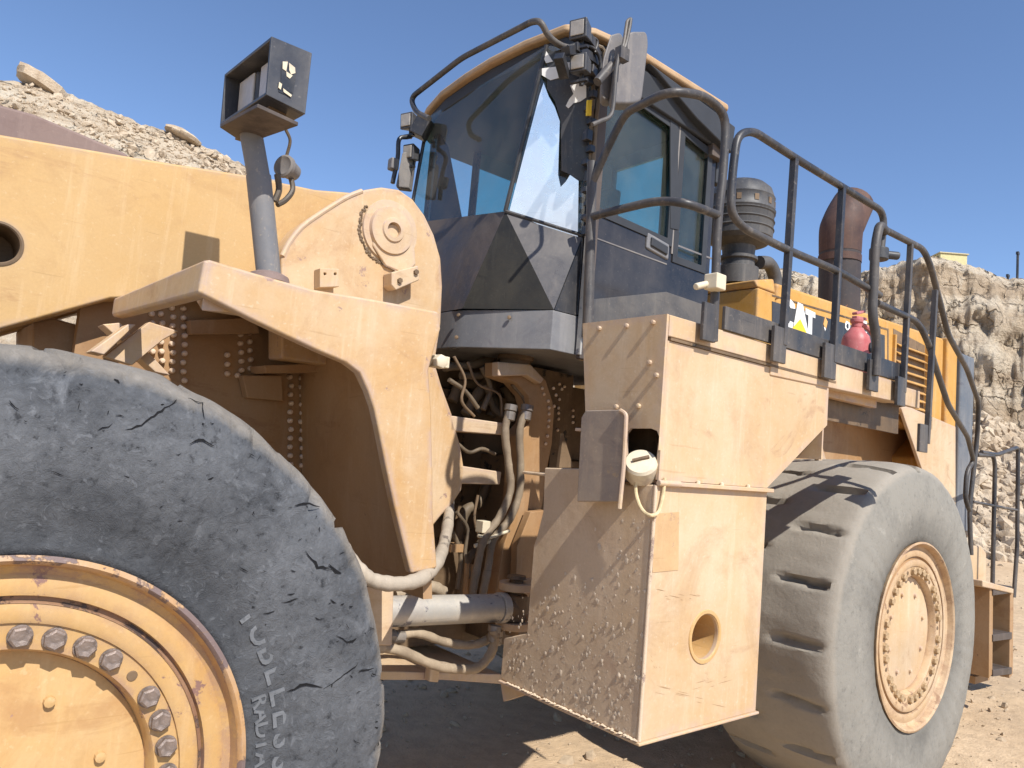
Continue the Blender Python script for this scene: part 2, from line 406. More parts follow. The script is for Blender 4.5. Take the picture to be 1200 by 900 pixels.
def smooth_path(pts, n=7):
    pts = [Vector(p) for p in pts]; P = [pts[0]*2-pts[1]]+pts+[pts[-1]*2-pts[-2]]; out = []
    for i in range(1, len(P)-2):
        for k in range(n):
            t = k/n; a, b, c, d = P[i-1], P[i], P[i+1], P[i+2]
            out.append(.5*((2*b)+(c-a)*t+(2*a-5*b+4*c-d)*t*t+(3*b-a-3*c+d)*t**3))
    out.append(pts[-1]); return out

def circle(c, r, ax1, ax2, n=28):
    c, ax1, ax2 = Vector(c), Vector(ax1), Vector(ax2)
    return [c+ax1*(r*math.cos(2*math.pi*k/n))+ax2*(r*math.sin(2*math.pi*k/n)) for k in range(n)]

def empty(name, loc=(0, 0, 0), label=None, cat=None, group=None):
    o = bpy.data.objects.new(name, None); COL.objects.link(o); o.location = loc; o.empty_display_size = .2
    tag(o, label, cat, group); return o

def tag(o, label=None, cat=None, group=None, kind=None):
    for k, v in (('label', label), ('category', cat), ('group', group), ('kind', kind)):
        if v: o[k] = v
    return o

EX, EY, EZ = Vector((1, 0, 0)), Vector((0, 1, 0)), Vector((0, 0, 1))

# ================================================================== the loader
loader = empty('wheel_loader', (0, 0, 0), 'huge dusty yellow articulated wheel loader with black cab standing on the quarry floor', 'wheel loader')
L = loader
RW, WB, TR = 1.03, 4.6726, 2.59

# ---- wheels
def tyre_mesh(kind, seed):
    rnd = random.Random(seed); seg = 380
    side = [(.40, .545), (.418, .56), (.425, .60), (.436, .68), (.440, .76), (.436, .84), (.424, .905), (.410, .945), (.3969, .9733),
            (.372, .995), (.335, 1.013), (.29, 1.024)]
    if kind == 'rear': side = side[:7]+[(.417, .955), (.408, .985), (.394, 1.005), (.365, 1.019), (.32, 1.0265)]
    if kind == 'front':
        side = [(.40, .545), (.420, .562), (.424, .578), (.418, .588), (.428, .64), (.438, .71), (.438, .80), (.428, .875), (.424, .885), (.416, .93), (.3969, .9733),
                (.372, .996), (.335, 1.013), (.29, 1.024)]
    ws = [.25, .20, .14, .10, .05, 0.0]
    prof = side+[(w, 1.030-.02*0+.004*(1-w/.25)) for w in ws]
    prof = prof+[(-w, r) for w, r in reversed(prof[:-1])]
    mb = MB(); vs = []; fs = []; n = len(prof); lugs = 20
    for i, (w, r) in enumerate(prof):
        for k in range(seg):
            a = 2*math.pi*k/seg; rr = r; ww = w; s = 1 if w > 0 else -1
            x, z = math.cos(a), math.sin(a)
            big = noise.noise(Vector((x*2.2+seed, z*2.2, w*3)))
            fin = noise.noise(Vector((x*13+seed, z*13, w*9)))
            if r > .93: rr += .010*big+.007*fin
            else: ww += s*(.004*fin+.004*big)
            if kind == 'front' and .93 < r and abs(w) > .3:
                ch = noise.noise(Vector((x*26+9, z*26, w*11)))
                if ch > .15: rr -= .07*(ch-.15); ww -= s*.025*(ch-.15)
            # worn cross grooves from shoulder inwards
            ph = (a*lugs/(2*math.pi)+(.5 if w > 0 else 0.0)) % 1.0
            idx = int(a*lugs/(2*math.pi)+(.5 if w > 0 else 0.0))
            ex = .27+.10*noise.noise(Vector((idx*3.1, seed, s)))
            if r > .99 and .07 < abs(w) < .07+ex:
                wob = ph-.5+.05*noise.noise(Vector((w*9, idx*1.7, seed)))
                g = abs(wob)
                gw = .060 if kind == 'front' else .072
                if g < gw: rr -= (.050+.03*noise.noise(Vector((idx*2.3, 1.7, s))))*(1-(g/gw)**4)
            vs.append(Vector((rr*x, -ww, rr*z)))
    for i in range(n-1):
        for k in range(seg):
            k2 = (k+1) % seg
            fs.append((i*seg+k, i*seg+k2, (i+1)*seg+k2, (i+1)*seg+k))
    mb.add(vs, fs)
    return mb.mesh('tyre')

def rim_mesh():
    prof = [(-.40, .53), (-.36, .50), (.30, .50), (.40, .545), (.4315, .558), (.4345, .548), (.428, .540), (.398, .532), (.392, .515), (.397, .500), (.400, .478), (.398, .468), (.383, .464), (.383, .455),
            (.398, .452), (.402, .440), (.403, .418), (.400, .409), (.394, .407), (.394, .352), (.386, .346), (.350, .340), (.348, .20)]
    mb = MB(); mb.lathe([(w, r) for w, r in prof], (0, 0, 0), (0, -1, 0), 128, ref=(1, 0, 0), close=False)
    return mb.mesh('rim')

def hub_mesh():
    mb = MB()
    mb.lathe([(.33, .345), (.352, .338), (.356, .320), (.357, .10), (.362, .085), (.362, .001)], (0, 0, 0), (0, -1, 0), 96, ref=(1, 0, 0), close=False)
    for k in range(8):
        a = 2*math.pi*(k+.4)/8; c = Vector((.245*math.cos(a), -.355, .245*math.sin(a)))
        mb.lathe([(0, .013), (.014, .012), (.016, .004)], c, (0, -1, 0), 10)
    return mb.mesh('hub_cap')

def bolt_mesh():
    mb = MB()
    mb.lathe([(0, .0255), (.006, .0255)], (0, 0, 0), (0, -1, 0), 20)
    mb.lathe([(.006, .024), (.018, .024), (.022, .019), (.020, .012), (.020, .001)], (0, 0, 0), (0, -1, 0), 6)
    return mb.mesh('bolt')

def socket_mesh():
    mb = MB(); mb.lathe([(0, .013), (.003, .011), (.0031, .001)], (0, 0, 0), (0, -1, 0), 14); return mb.mesh('bolt_hole')

RIM, HUB, BOLT, SOCK = rim_mesh(), hub_mesh(), bolt_mesh(), socket_mesh()
BOLTR = BOLT.copy()
def wheel(center, rot, kind, full=True, spin=0.0):
    w = place('wheel', RIM.copy(), 'wheelpaint' if kind == 'front' else 'rimrear', L, 0, 30)
    w.location = center; w.rotation_euler = (0, 0, rot)
    t = place('tyre', tyre_mesh(kind, 3 if kind == 'front' else 8), 'rubber_front' if kind == 'front' else 'rubber_rear', w, 0, 60)
    mb = MB(); mb.lathe([(.405, .5475), (.4325, .5605), (.4375, .549), (.430, .5405), (.4015, .5335)], (0, 0, 0), (0, -1, 0), 128, ref=(1, 0, 0), close=False); place('rim_flange', mb.mesh('rim_flange'), 'worn_lip' if kind == 'front' else 'rimrear', w, 0, 50)
    mb = MB(); mb.lathe([(.3835, .4655), (.384, .4645), (.384, .4550), (.3985, .4530), (.4005, .4515)], (0, 0, 0), (0, -1, 0), 128, ref=(1, 0, 0), close=False); place('lock_ring', mb.mesh('lock_ring'), 'ring_rust' if kind == 'front' else 'brownish', w, 0, 50)
    h = place('hub_cap', HUB.copy(), 'dusty' if kind == 'rear' else 'hubpaint', w, 0, 30)
    if full:
        b0 = None
        for k in range(35):
            a = spin+2*math.pi*k/35; p = Vector((.3795*math.cos(a), -.3935, .3795*math.sin(a)))
            hole = (k % 5 == 4)
            o = bpy.data.objects.new('bolt_hole' if hole else 'bolt', SOCK if hole else (BOLT if kind == 'front' else BOLTR)); COL.objects.link(o)
            o.parent = w; o.location = p; o.rotation_euler = (0, -a+random.random()*1.0, 0)
    return w, t
for me, mt in ((BOLT, 'bolt'), (BOLTR, 'boltrear'), (SOCK, 'grime')):
    me.materials.append(M[mt]); me.shade_smooth(); me.set_sharp_from_angle(angle=R(30))
FWC = Vector((-WB/2, -TR/2, RW)); RWC = Vector((WB/2, -TR/2, RW))
# spin so that an empty socket sits where the photo shows one
_p = U(157, 790, 'y', FWC.y-.3935)-FWC; sp = math.atan2(_p.z, _p.x)-2*math.pi*4/35
fw, ftyre = wheel(FWC, 0, 'front', True, sp)
rw, rtyre = wheel(RWC, 0, 'rear', True, .2)
wheel(Vector((-WB/2, TR/2, RW)), math.pi, 'front', False)
wheel(Vector((WB/2, TR/2, RW)), math.pi, 'rear', False)

# raised lettering moulded on the front tyre
def letters(txt, r0, size, a0, step, w0):
    mb = MB()
    for i, ch in enumerate(txt):
        cu = bpy.data.curves.new('t', 'FONT'); cu.body = ch; cu.size = size; cu.align_x = 'CENTER'; cu.extrude = .0040; cu.offset = .001
        cu.resolution_u = 3
        to = bpy.data.objects.new('t', cu); COL.objects.link(to)
        dg = bpy.context.evaluated_depsgraph_get(); me = bpy.data.meshes.new_from_object(to.evaluated_get(dg))
        a = a0-i*step; ca, sa = math.cos(a), math.sin(a)
        rad = Vector((ca, 0, sa)); tan = Vector((sa, 0, -ca)); out = Vector((0, -1, 0))
        mb.add([rad*(r0+v.co.y)+tan*v.co.x+out*(w0+v.co.z) for v in me.vertices], [tuple(p.vertices) for p in me.polygons])
        COL.objects.unlink(to); bpy.data.objects.remove(to); bpy.data.curves.remove(cu)
    return mb
lb = [letters('TUBELESS', .634, .092, R(37.0), R(5.2), .4275), letters('RADIAL', .590, .058, R(16.5), R(3.6), .4200)]
me = ftyre.data; bm = bmesh.new(); bm.from_mesh(me)
me.materials.append(M['letter'])
for l in lb:
    vv = [bm.verts.new(p) for p in l.v]
    for f in l.f:
        try: nf = bm.faces.new([vv[i] for i in f]); nf.material_index = 1
        except ValueError: pass
# deep cuts and small tears in the rubber, following the sidewall
FP = [(.545, .40), (.562, .420), (.588, .418), (.64, .428), (.71, .438), (.80, .438), (.875, .428), (.93, .416), (.9733, .3969), (.996, .372), (1.013, .335)]
def wr(r):
    for (a, b), (c_, d_) in zip(FP, FP[1:]):
        if r <= c_: return b+(d_-b)*max(0, (r-a))/(c_-a)
    return .33
def on_tyre(px, py):
    y = FWC.y-.43
    for _ in range(4):
        p = U(px, py, 'y', y); r = math.hypot(p.x-FWC.x, p.z-FWC.z); y = FWC.y-wr(r)-.0035
    return U(px, py, 'y', y)-FWC
me.materials.append(M['crack'])
def tear(pts, w):
    pts = [Vector((a, b)) for a, b in pts]; fine = []
    for a, b in zip(pts, pts[1:]):
        n_ = max(2, int((b-a).length/5))
        for i in range(n_): fine.append(a.lerp(b, i/n_)+Vector((random.uniform(-1, 1), random.uniform(-1, 1)))*1.3)
    fine.append(pts[-1]); n_ = len(fine); L_ = []; R_ = []
    for i, p in enumerate(fine):
        t_ = fine[min(i+1, n_-1)]-fine[max(i-1, 0)]; t_ = t_.normalized() if t_.length > 0 else Vector((1, 0)); nn_ = Vector((-t_.y, t_.x))
        f = w*(math.sin(math.pi*(i+.12)/(n_-.7))**.7 if n_ > 2 else 1)*random.uniform(.45, 1.25)
        L_.append(bm.verts.new(on_tyre(*(p+nn_*f)))); R_.append(bm.verts.new(on_tyre(*(p-nn_*f))))
    for i in range(n_-1):
        nf = bm.faces.new((L_[i], L_[i+1], R_[i+1], R_[i])); nf.material_index = 2
tear([(148, 503), (166, 498), (178, 490), (194, 478), (212, 465)], 1.7); tear([(212, 465), (238, 472), (240, 492)], .8); tear([(115, 505), (132, 496)], 1.0)
tear([(335, 812), (352, 804), (366, 802), (378, 806)], 1.6); tear([(378, 806), (400, 795), (420, 776)], .8); tear([(420, 786), (438, 783)], 1.3)
tear([(222, 520), (233, 514), (252, 523)], 1.2); tear([(135, 443), (140, 449)], 1.6); tear([(10, 470), (22, 480)], 1.2); tear([(330, 706), (350, 701)], 1.2); tear([(308, 720), (322, 716)], 1.0)
tear([(345, 592), (362, 590), (375, 594)], 1.4); tear([(358, 645), (372, 664), (390, 668)], 1.6); tear([(385, 662), (400, 672)], 1.8); tear([(60, 552), (75, 558)], .9); tear([(395, 745), (408, 752), (418, 748)], 1.5)
for k in range(85):
    a = random.uniform(R(-2), R(92)); r = random.choice((random.uniform(.80, .97), random.uniform(.88, .985), random.uniform(.66, .9)))
    q = FWC+Vector((r*math.cos(a), -wr(r), r*math.sin(a))); d_ = q-CAMP; z_ = d_.dot(_fw)
    px_, py_ = 600+FPX*d_.dot(_r2)/z_, 450-FPX*d_.dot(_u2)/z_
    an = random.uniform(-.6, .5)+(math.pi/2 if random.random() < .2 else 0); l_ = random.uniform(2, 6)*random.choice((1, 1, 1.8))
    tear([(px_, py_), (px_+l_*math.cos(an), py_-l_*math.sin(an))], random.uniform(.35, 1.0))
bm.to_mesh(me); bm.free()

def wob(seed, x, z, s=14):
    return noise.noise(Vector((x*s+seed, z*s, seed)))

# ---- lift arms
def arm_profile(y):
    px = [(-190, 70), (0, 157), (170, 186), (290, 205), (370, 222), (420, 226)]
    t = UU(px, 'y', -.385); b = UU([(470, 330), (330, 345), (130, 350), (0, 386), (-190, 470)], 'y', -.385)
    pc = U(458, 270, 'y', -.385)
    end = [pc+Vector((.17*math.sin(a), 0, .17*math.cos(a))) for a in (R(40), R(75), R(110), R(145))]
    pts = t+end+b
    return [Vector((p.x, y, p.z)) for p in pts]
hc = U(-3, 285, 'y', -.385)
for y, s in ((-.385, .24), (.385, -.24)):
    mb = MB(); h = Vector((hc.x, y, hc.z))
    mb.slab(arm_profile(y), (0, s, 0), [circle(h, .070, EX, EZ)])
    a = obj('lift_arm', mb, 'arm', L, .012)
    if y < 0:
        mb = MB(); mb.lathe([(-.004, .082), (-.005, .074), (.0, .069), (.20, .069), (.20, .001)], h, (0, 1, 0), 40, close=False)
        obj('arm_bore', mb, 'grime', a)
        # pin in the bore
mb = MB(); mb.slab(UU([(-190, 40), (0, 122), (40, 133), (100, 158), (150, 180), (165, 215), (0, 215), (-190, 215)], 'y', .0), (0, .16, 0))
obj('tilt_lever', mb, 'purple', L, .015)
# cross tube joining the arms, seen under the near one
mb = MB(); c0 = U(70, 392, 'y', -.2); mb.slab(UU([(38, 378), (60, 372), (112, 386), (112, 430), (38, 430)], 'y', -.15), (0, .5, 0))
obj('cross_member', mb, 'brownish', L, .01)

# ---- loader tower (near and far plates)
tw = [(330, 302), (338, 285), (352, 266), (375, 250), (405, 232), (428, 222), (448, 219), (468, 222), (484, 233), (498, 252), (509, 275), (517, 303),
      (519, 335), (517, 380), (510, 425), (518, 452), (530, 485), (540, 522), (545, 553), (541, 575), (530, 592), (518, 604), (505, 620), (480, 640), (470, 440), (330, 420)]
for y, t in ((-.55, .155), (.55, -.155)):
    mb = MB(); mb.slab([Vector((p.x, y, p.z)) for p in UU(tw, 'y', -.55)], (0, t, 0))
    tower = obj('loader_tower', mb, 'fender' if y < 0 else 'yellow', L, .012)
    if y < 0: near_tower = tower
# rounded flange on the tower's front edge
fl = UU([(331, 300), (340, 283), (354, 266), (376, 250), (405, 232), (424, 224)], 'y', -.545)
mb = MB(); mb.tube(smooth_path(fl, 4), .012, 8); obj('weld_bead', mb, 'dusty', near_tower)
# pivot boss with teardrop and lock block
pc = U(457, 271, 'y', -.55)
mb = MB(); mb.lathe([(-.0, .150), (.010, .146), (.012, .118), (.030, .112), (.032, .060), (.040, .055), (.042, .036), (.0, .033), (-.03, .001)], pc, (0, -1, 0), 48, close=False)
boss = obj('lift_arm_pin', mb, 'dusty', L, 0, 25)
mb = MB(); td = UU([(437, 288), (452, 312), (476, 322), (488, 310), (486, 283), (476, 262), (440, 262)], 'y', -.57); mb.slab(td, (0, .02, 0)); obj('keeper_plate', mb, 'dusty', boss, .01)
mb = MB(); mb.slab(UU([(459, 319), (490, 311), (492, 328), (464, 340), (459, 334)], 'y', -.63), (0, .08, 0)); lock = obj('lock_block', mb, 'dusty', boss, .006)
mb = MB()
for a, b in ((468, 329), (487, 319)): mb.lathe([(0, .013), (.012, .013)], U(a, b, 'y', -.63), (0, -1, 0), 6)
obj('bolt', mb, 'grime', lock)
mb = MB(); mb.slab(UU([(375, 314), (398, 315), (398, 336), (375, 337)], 'y', -.61), (0, .06, 0), [circle(U(381, 321, 'y', -.61), .006, EX, EZ, 10), circle(U(393, 321, 'y', -.61), .006, EX, EZ, 10)])
obj('mounting_block', mb, 'dusty', L, .004)
# grease smear ring
mb = MB()
for k in range(60):
    a = R(150+k*1.9); rr = .155+.012*random.random(); c = pc+Vector((rr*math.cos(a)*1.0, -.002, rr*math.sin(a)*1.05))
    mb.lathe([(0, .004+.006*random.random()), (.004, .003)], c, (0, -1, 0), 6)
gs = obj('grease_clot', mb, 'grime', boss); gs['kind'] = 'stuff'

# ---- front fender: side plate with arch, shelf, front flange, gussets
FY = -1.35
side = [(243, 303), (300, 320), (367, 339), (440, 351), (514, 365), (517, 385), (508, 415), (503, 434), (506, 480), (508, 560), (508, 600), (513, 666), (482, 673),
        (470, 625), (463, 596), (452, 545), (443, 500), (438, 478), (431, 458), (421, 437), (405, 425), (370, 410), (300, 377), (235, 344)]
mb = MB(); mb.slab(UU(side, 'y', FY), (0, .045, 0)); fender = obj('front_fender', mb, 'fender', L, .010)
q = [U(240, 303, 'y', FY), U(133, 349, 'y', -.39), U(130, 371, 'y', -.39), U(232, 344, 'y', FY)]
nq = (q[1]-q[0]).cross(q[3]-q[0]).normalized(); nq = nq if nq.x > 0 else -nq
mb = MB(); mb.slab(q, nq*.05); obj('fender_flange', mb, 'fender', L, .012)
zt = U(367, 339, 'y', FY).z
mb = MB()
sh = [Vector((q[3].x+.03, FY+.046, zt-.13)), Vector((-1.06, FY+.046, zt-.03)), Vector((-.80, -.26, zt+.06)), Vector((-1.62, -.26, zt+.07))]
mb.hexa(sh, [p+Vector((0, 0, .045)) for p in sh]); obj('fender_shelf', mb, 'fender', L, .004)
# recessed frame wall behind the arch
mb = MB(); mb.slab([Vector((-2.05, -.25, zt+.12)), Vector((-.72, -.25, zt+.11)), Vector((-.60, -.25, .95)), Vector((-2.05, -.25, .95))], (0, .06, 0))
fwall = obj('frame_wall', mb, 'brownish', L)
mb = MB(); x0 = U(480, 590, 'y', FY+.05).x
mb.slab([Vector((x0+.10, FY+.05, 1.34)), Vector((x0-.05, FY+.05, zt-.10)), Vector((x0-.05, -.26, zt+.02)), Vector((x0+.10, -.26, 1.34))], (.04, 0, 0))
obj('fender_back_plate', mb, 'brownish', L)
# ribs under the shelf
mb = MB(); mb.slab(UU([(222, 375), (300, 372), (305, 391), (224, 392)], 'y', -.32), (0, .06, 0)); mb.slab(UU([(310, 428), (402, 425), (402, 436), (312, 437)], 'y', -.45), (0, .18, 0)); mb.slab(UU([(284, 440), (330, 440), (332, 470), (290, 466)], 'y', -.32), (0, .06, 0))
obj('stiffener', mb, 'brownish', L, .004)
mb = MB(); mb.slab(UU([(120, 380), (141, 378), (200, 440), (182, 436)], 'y', -.5), (0, .10, 0)); 
mb.slab(UU([(106, 412), (150, 380), (160, 380), (122, 416)], 'y', -.62), (0, .10, 0)); 
mb.slab(UU([(122, 418), (175, 377), (210, 388), (192, 398), (155, 428)], 'y', -.56), (0, .05, 0))
obj('headlamp_bracket', mb, 'dusty', L, .005)
# the rows of bolts on the frame wall
rows = []
for xs, ys, ye, st in ((215, 362, 452, 10.5), (202, 361, 440, 10.5), (189, 368, 430, 11), (178, 368, 432, 11), (293, 390, 436, 10.5), (282, 392, 440, 10.5), (353, 433, 552, 10.2), (340, 442, 545, 10.2)):
    y = ys
    while y < ye: rows.append((xs+random.uniform(-1, 1), y)); y += st
rows += [(266, 416), (266, 427), (266, 438), (278, 440), (306, 436)]
bm_ = MB(); bm_.lathe([(0, .0125), (.010, .0125), (.018, .009), (.020, .001)], (0, 0, 0), (0, -1, 0), 10)
FB = bm_.mesh('frame_bolt'); FB.materials.append(M['boltyel']); FB.shade_smooth(); FB.set_sharp_from_angle(angle=R(40))
for x, y in rows[:95]:
    o = bpy.data.objects.new('frame_bolt', FB); COL.objects.link(o); o.parent = L; o.location = U(x, y, 'y', -.255)

# ---- work light on its bent pole
PY = -1.10
base = U(315, 322, 'y', PY); top = U(293, 150, 'y', PY)
mb = MB(); mid = U(303, 206, 'y', PY-.005)
mb.tube([base-EZ*.06, base, mid], .042, 20); mb.tube([mid-(mid-base)*.02, mid, top, top+EZ*.03], .0385, 20)
pole = obj('lamp_pole', mb, 'greypipe', L, 0, 50)
mb = MB(); mb.lathe([(-.02, .075), (0, .07), (.012, .045)], base-EZ*.005, EZ, 12); obj('pole_weld', mb, 'purple', pole)
BYN = -1.30
A1 = U(318, 42, 'y', BYN); B1 = U(366, 62, 'y', BYN); C1 = U(358, 134, 'y', BYN); D1 = U(312, 111, 'y', BYN)
A2 = U(263, 87, 'x', A1.x); D2 = U(259, 136, 'x', D1.x)
dep = Vector((0, max(.25, min(.55, A2.y-A1.y)), A2.z-A1.z)); print('lamp box depth', dep, A1, D1)
t = .012; xv = (B1-A1).normalized(); zv = (D1-A1).normalized()
mb = MB()
mb.slab([A1, B1, C1, D1], EY*t)                                   # near cheek
mb.slab([A1+dep, B1+dep, C1+dep, D1+dep], -EY*t)                  # far cheek
nrm = xv.cross(dep).normalized(); nrm = nrm if nrm.z < 0 else -nrm
mb.slab([A1+EY*t, B1+EY*t, B1+dep-EY*t, A1+dep-EY*t], zv*t)
mb.slab([D1+EY*t, C1+EY*t, C1+dep-EY*t, D1+dep-EY*t], -zv*t)
mb.slab([B1+EY*t+zv*t, C1+EY*t-zv*t, C1+dep-EY*t-zv*t, B1+dep-EY*t+zv*t], -xv*t)
lampbox = obj('lamp_housing', mb, 'lampsteel', L, .003)
mb = MB(); fr = A1*.5+D1*.5
hw = (C1-D1).length
for k, off in ((0, .24), (1, .70)):
    c = A1.lerp(D1, .56)+dep*off+xv*.095
    mb2 = MB(); mb2.obox(c, xv*.05, dep*.19, zv*.088); lp = obj('work_lamp', mb2, 'lampsteel', lampbox, .02, 38, 3)
    mb2 = MB(); mb2.obox(c-xv*.052, xv*.005, dep*.16, zv*.075); obj('lens', mb2, 'lens', lp, .012, 38, 3)
bq = [U(258, 146, 'y', -.6), U(302, 123, 'y', -1.02)]
pl = MB(); zc = min(D1.z, C1.z)-.03
zc = min(D1.z, C1.z)-.045
P4 = [U(288, 165, 'z', zc), U(350, 143, 'z', zc), U(302, 121, 'z', zc), U(258, 145, 'z', zc)]
pl.hexa([p-EZ*.014 for p in P4], P4); obj('base_plate', pl, 'blackdust', lampbox, .003)
mb = MB(); 
for f in (.2, .8):
    c = D1.lerp(C1, .5)+dep*f-EZ*.022; mb.obox(c, EX*.03, EY*.02, EZ*.024)
obj('rubber_mount', mb, 'grime', lampbox)
# scuffed sticker on the near cheek: a few scraps, white on black
def bil(s, t_): return A1+(B1-A1)*s+(D1-A1)*t_-EY*.003
for s0, t0, s1, t1 in ((.28, .40, .66, .82), (.24, .74, .62, .90)):
    mb = MB(); mb.slab([bil(s0, t0)+EY*(.0 if t0 < .5 else .0012), bil(s1, t0+.04)+EY*(.0 if t0 < .5 else .0012), bil(s1-.05, t1)+EY*(.0 if t0 < .5 else .0012), bil(s0+.03, t1-.02)+EY*(.0 if t0 < .5 else .0012)], EY*.0006)
    obj('sticker', mb, 'black', lampbox)
for pts in ([(.30, .36), (.42, .33), (.40, .50), (.31, .48)], [(.45, .34), (.60, .38), (.62, .47), (.52, .52), (.47, .46)], [(.40, .50), (.56, .53), (.50, .60), (.42, .58)], [(.26, .72), (.33, .74), (.31, .84), (.25, .82)], [(.36, .80), (.58, .86), (.56, .90), (.38, .86)]):
    mb = MB(); mb.slab([bil(a, b)-EY*.002 for a, b in pts], EY*.0012); obj('sticker', mb, 'cream', lampbox)
# reversing horn hung behind the pole with its cable
hcn = U(335, 196, 'y', -1.06)
mb = MB(); hx = Vector((-.85, -.5, .05)); mb.lathe([(-.06, .015), (-.05, .030), (-.01, .036), (.0, .042), (.014, .042), (.018, .034), (.012, .02), (.014, .001)], hcn, hx, 28)
horn = obj('horn', mb, 'mirrorgrey', L, 0, 30)
mb = MB(); mb.tube(smooth_path([U(335, 152, 'y', -1.06), U(340, 165, 'y', -1.05), U(336, 182, 'y', -1.03)], 5), .006, 6)
mb.tube(smooth_path([U(340, 205, 'y', -1.05), U(343, 222, 'y', -1.06), U(335, 234, 'y', -1.07), U(325, 240, 'y', -1.08)], 5), .010, 8)
mb.tube(smooth_path([U(325, 205, 'y', -1.08), U(327, 222, 'y', -1.09), U(322, 236, 'y', -1.09)], 5), .012, 8)
obj('cable', mb, 'darkhose', horn)

# ---- steering cylinder, hoses, lower frame
CYY = -.80
mb = MB(); c0 = U(440, 717, 'y', CYY); c1 = U(592, 712, 'y', CYY); d = (c1-c0)
mb.tube([c0-d*.3, c0+d*.93], .066, 32); mb.tube([c0+d*.93, c0+d*.99], .073, 32)
cyl = obj('steering_cylinder', mb, 'chrome', L, .004, 40)
mb = MB(); mb.tube([c0+d*.99, c0+d*1.06], .060, 24); c2 = c0+d*1.08
mb.lathe([(-.065, .055), (-.06, .062), (.06, .062), (.065, .055)], c2, EZ, 24); obj('rod_eye', mb, 'grime', cyl, .003)
mb = MB()
for dz, rr in ((.085, .085), (-.10, .085)):
    cc = c2+EZ*dz
    pts = [cc+Vector((.075*math.cos(a)-.0, .075*math.sin(a), 0)) for a in [R(90+k*20) for k in range(10)]]
    pts = [cc+Vector((.22, .10, 0)), cc+Vector((-.02, .09, 0))]+[cc+Vector((-.085*math.cos(a), -.085*math.sin(a), 0)) for a in [R(-80+k*20) for k in range(9)]]+[cc+Vector((.22, -.085, 0))]
    mb.slab(pts, EZ*.035)
obj('cylinder_clevis', mb, 'dusty', L, .006)
mb = MB(); mb.lathe([(-.13, .034), (.135, .034), (.14, .05), (.155, .045), (.16, .001)], c2, EZ, 20); obj('clevis_pin', mb, 'grime', cyl)
mb = MB(); mb.lathe([(0, .028), (.03, .028), (.034, .022)], U(513, 424, 'y', -1.33), (0, -1, 0), 6); mb.obox(U(513, 424, 'y', -1.30), EX*.035, EY*.03, EZ*.022); obj('hose_fitting', mb, 'cream', L, .004)
mb = MB(); b = [U(424, 686, 'y', -.93), U(462, 690, 'y', -.93), U(460, 757, 'y', -.93), U(426, 757, 'y', -.93)]; mb.slab(b, EY*.3); obj('cylinder_bracket', mb, 'dusty', L, .008)
H = lambda pts, y: [U(a, b, 'y', y) for a, b in pts]
def hose(pts, y, r, mat='hose', name='hose', n=7, seg=12):
    mb = MB(); P = smooth_path(H(pts, y) if not hasattr(pts[0], 'x') else pts, n)
    rad = [r*(1+.05*math.sin(i*1.9)+.05*math.sin(i*.7+r*90)) for i in range(len(P))]
    mb.tube(P, r, seg, True, rad); return obj(name, mb, mat, L, 0, 60)
hose([U(x, y, 'y', yy) for x, y, yy in ((400, 640, -1.36), (420, 668, -1.38), (440, 681, -1.38), (470, 684, -1.38), (497, 676, -1.36), (514, 655, -1.2), (523, 625, -.85), (527, 590, -.46), (525, 560, -.40))], 0, .026, 'wraphose')
hose([(436, 757), (470, 763), (505, 778), (535, 784), (560, 782), (575, 766), (580, 748), (578, 738)], -.86, .022)
hose([(460, 746), (490, 742), (520, 752), (550, 756), (570, 750), (579, 740)], -.80, .020)
hose([(462, 698), (485, 693), (505, 688), (520, 694)], -.6, .03)
hose([(598, 478), (592, 505), (596, 545), (598, 575), (586, 605), (568, 630), (560, 660), (553, 700)], -.62, .021)
hose([(617, 478), (609, 505), (610, 545), (608, 580), (596, 610), (578, 632), (572, 665), (565, 700)], -.60, .021)
for pts, y, r in (([(520, 430), (550, 428), (570, 422), (580, 418)], -.3, .024), ([(540, 440), (562, 440), (575, 432), (584, 424)], -.32, .02), ([(545, 486), (560, 462), (572, 445), (576, 425)], -.25, .03),
                  ([(556, 484), (575, 462), (580, 440), (590, 430)], -.2, .026), ([(570, 450), (580, 480), (600, 490), (612, 478)], -.3, .02), ([(590, 452), (600, 468), (618, 462), (640, 455)], -.25, .025), ([(530, 470), (540, 450), (560, 452), (580, 470), (575, 488)], -.15, .03),
                  ([(610, 470), (628, 462), (650, 470), (670, 465)], -.2, .02), ([(535, 640), (545, 600), (560, 590), (575, 560)], -.2, .03), ([(540, 700), (548, 660), (560, 640), (575, 620)], -.3, .022)):
    hose(pts, y, r, 'darkhose')
mb = MB(); mb.obox(U(566, 617, 'y', -.60), EX*.025, EY*.03, EZ*.03); mb.tube(H([(560, 628), (575, 630), (597, 622)], -.62), .009, 8); mb.tube(H([(556, 640), (580, 632)], -.6), .012, 8); obj('hose_clamp', mb, 'cream', L, .006)
mb = MB(); mb.tube(H([(547, 660), (545, 700)], -.5), .014, 8); mb.tube(H([(553, 662), (551, 700)], -.5), .014, 8); mb.box((-.30, -.5, 1.38), (-.22, -.42, 1.42)); obj('grease_line', mb, 'brownish', L)

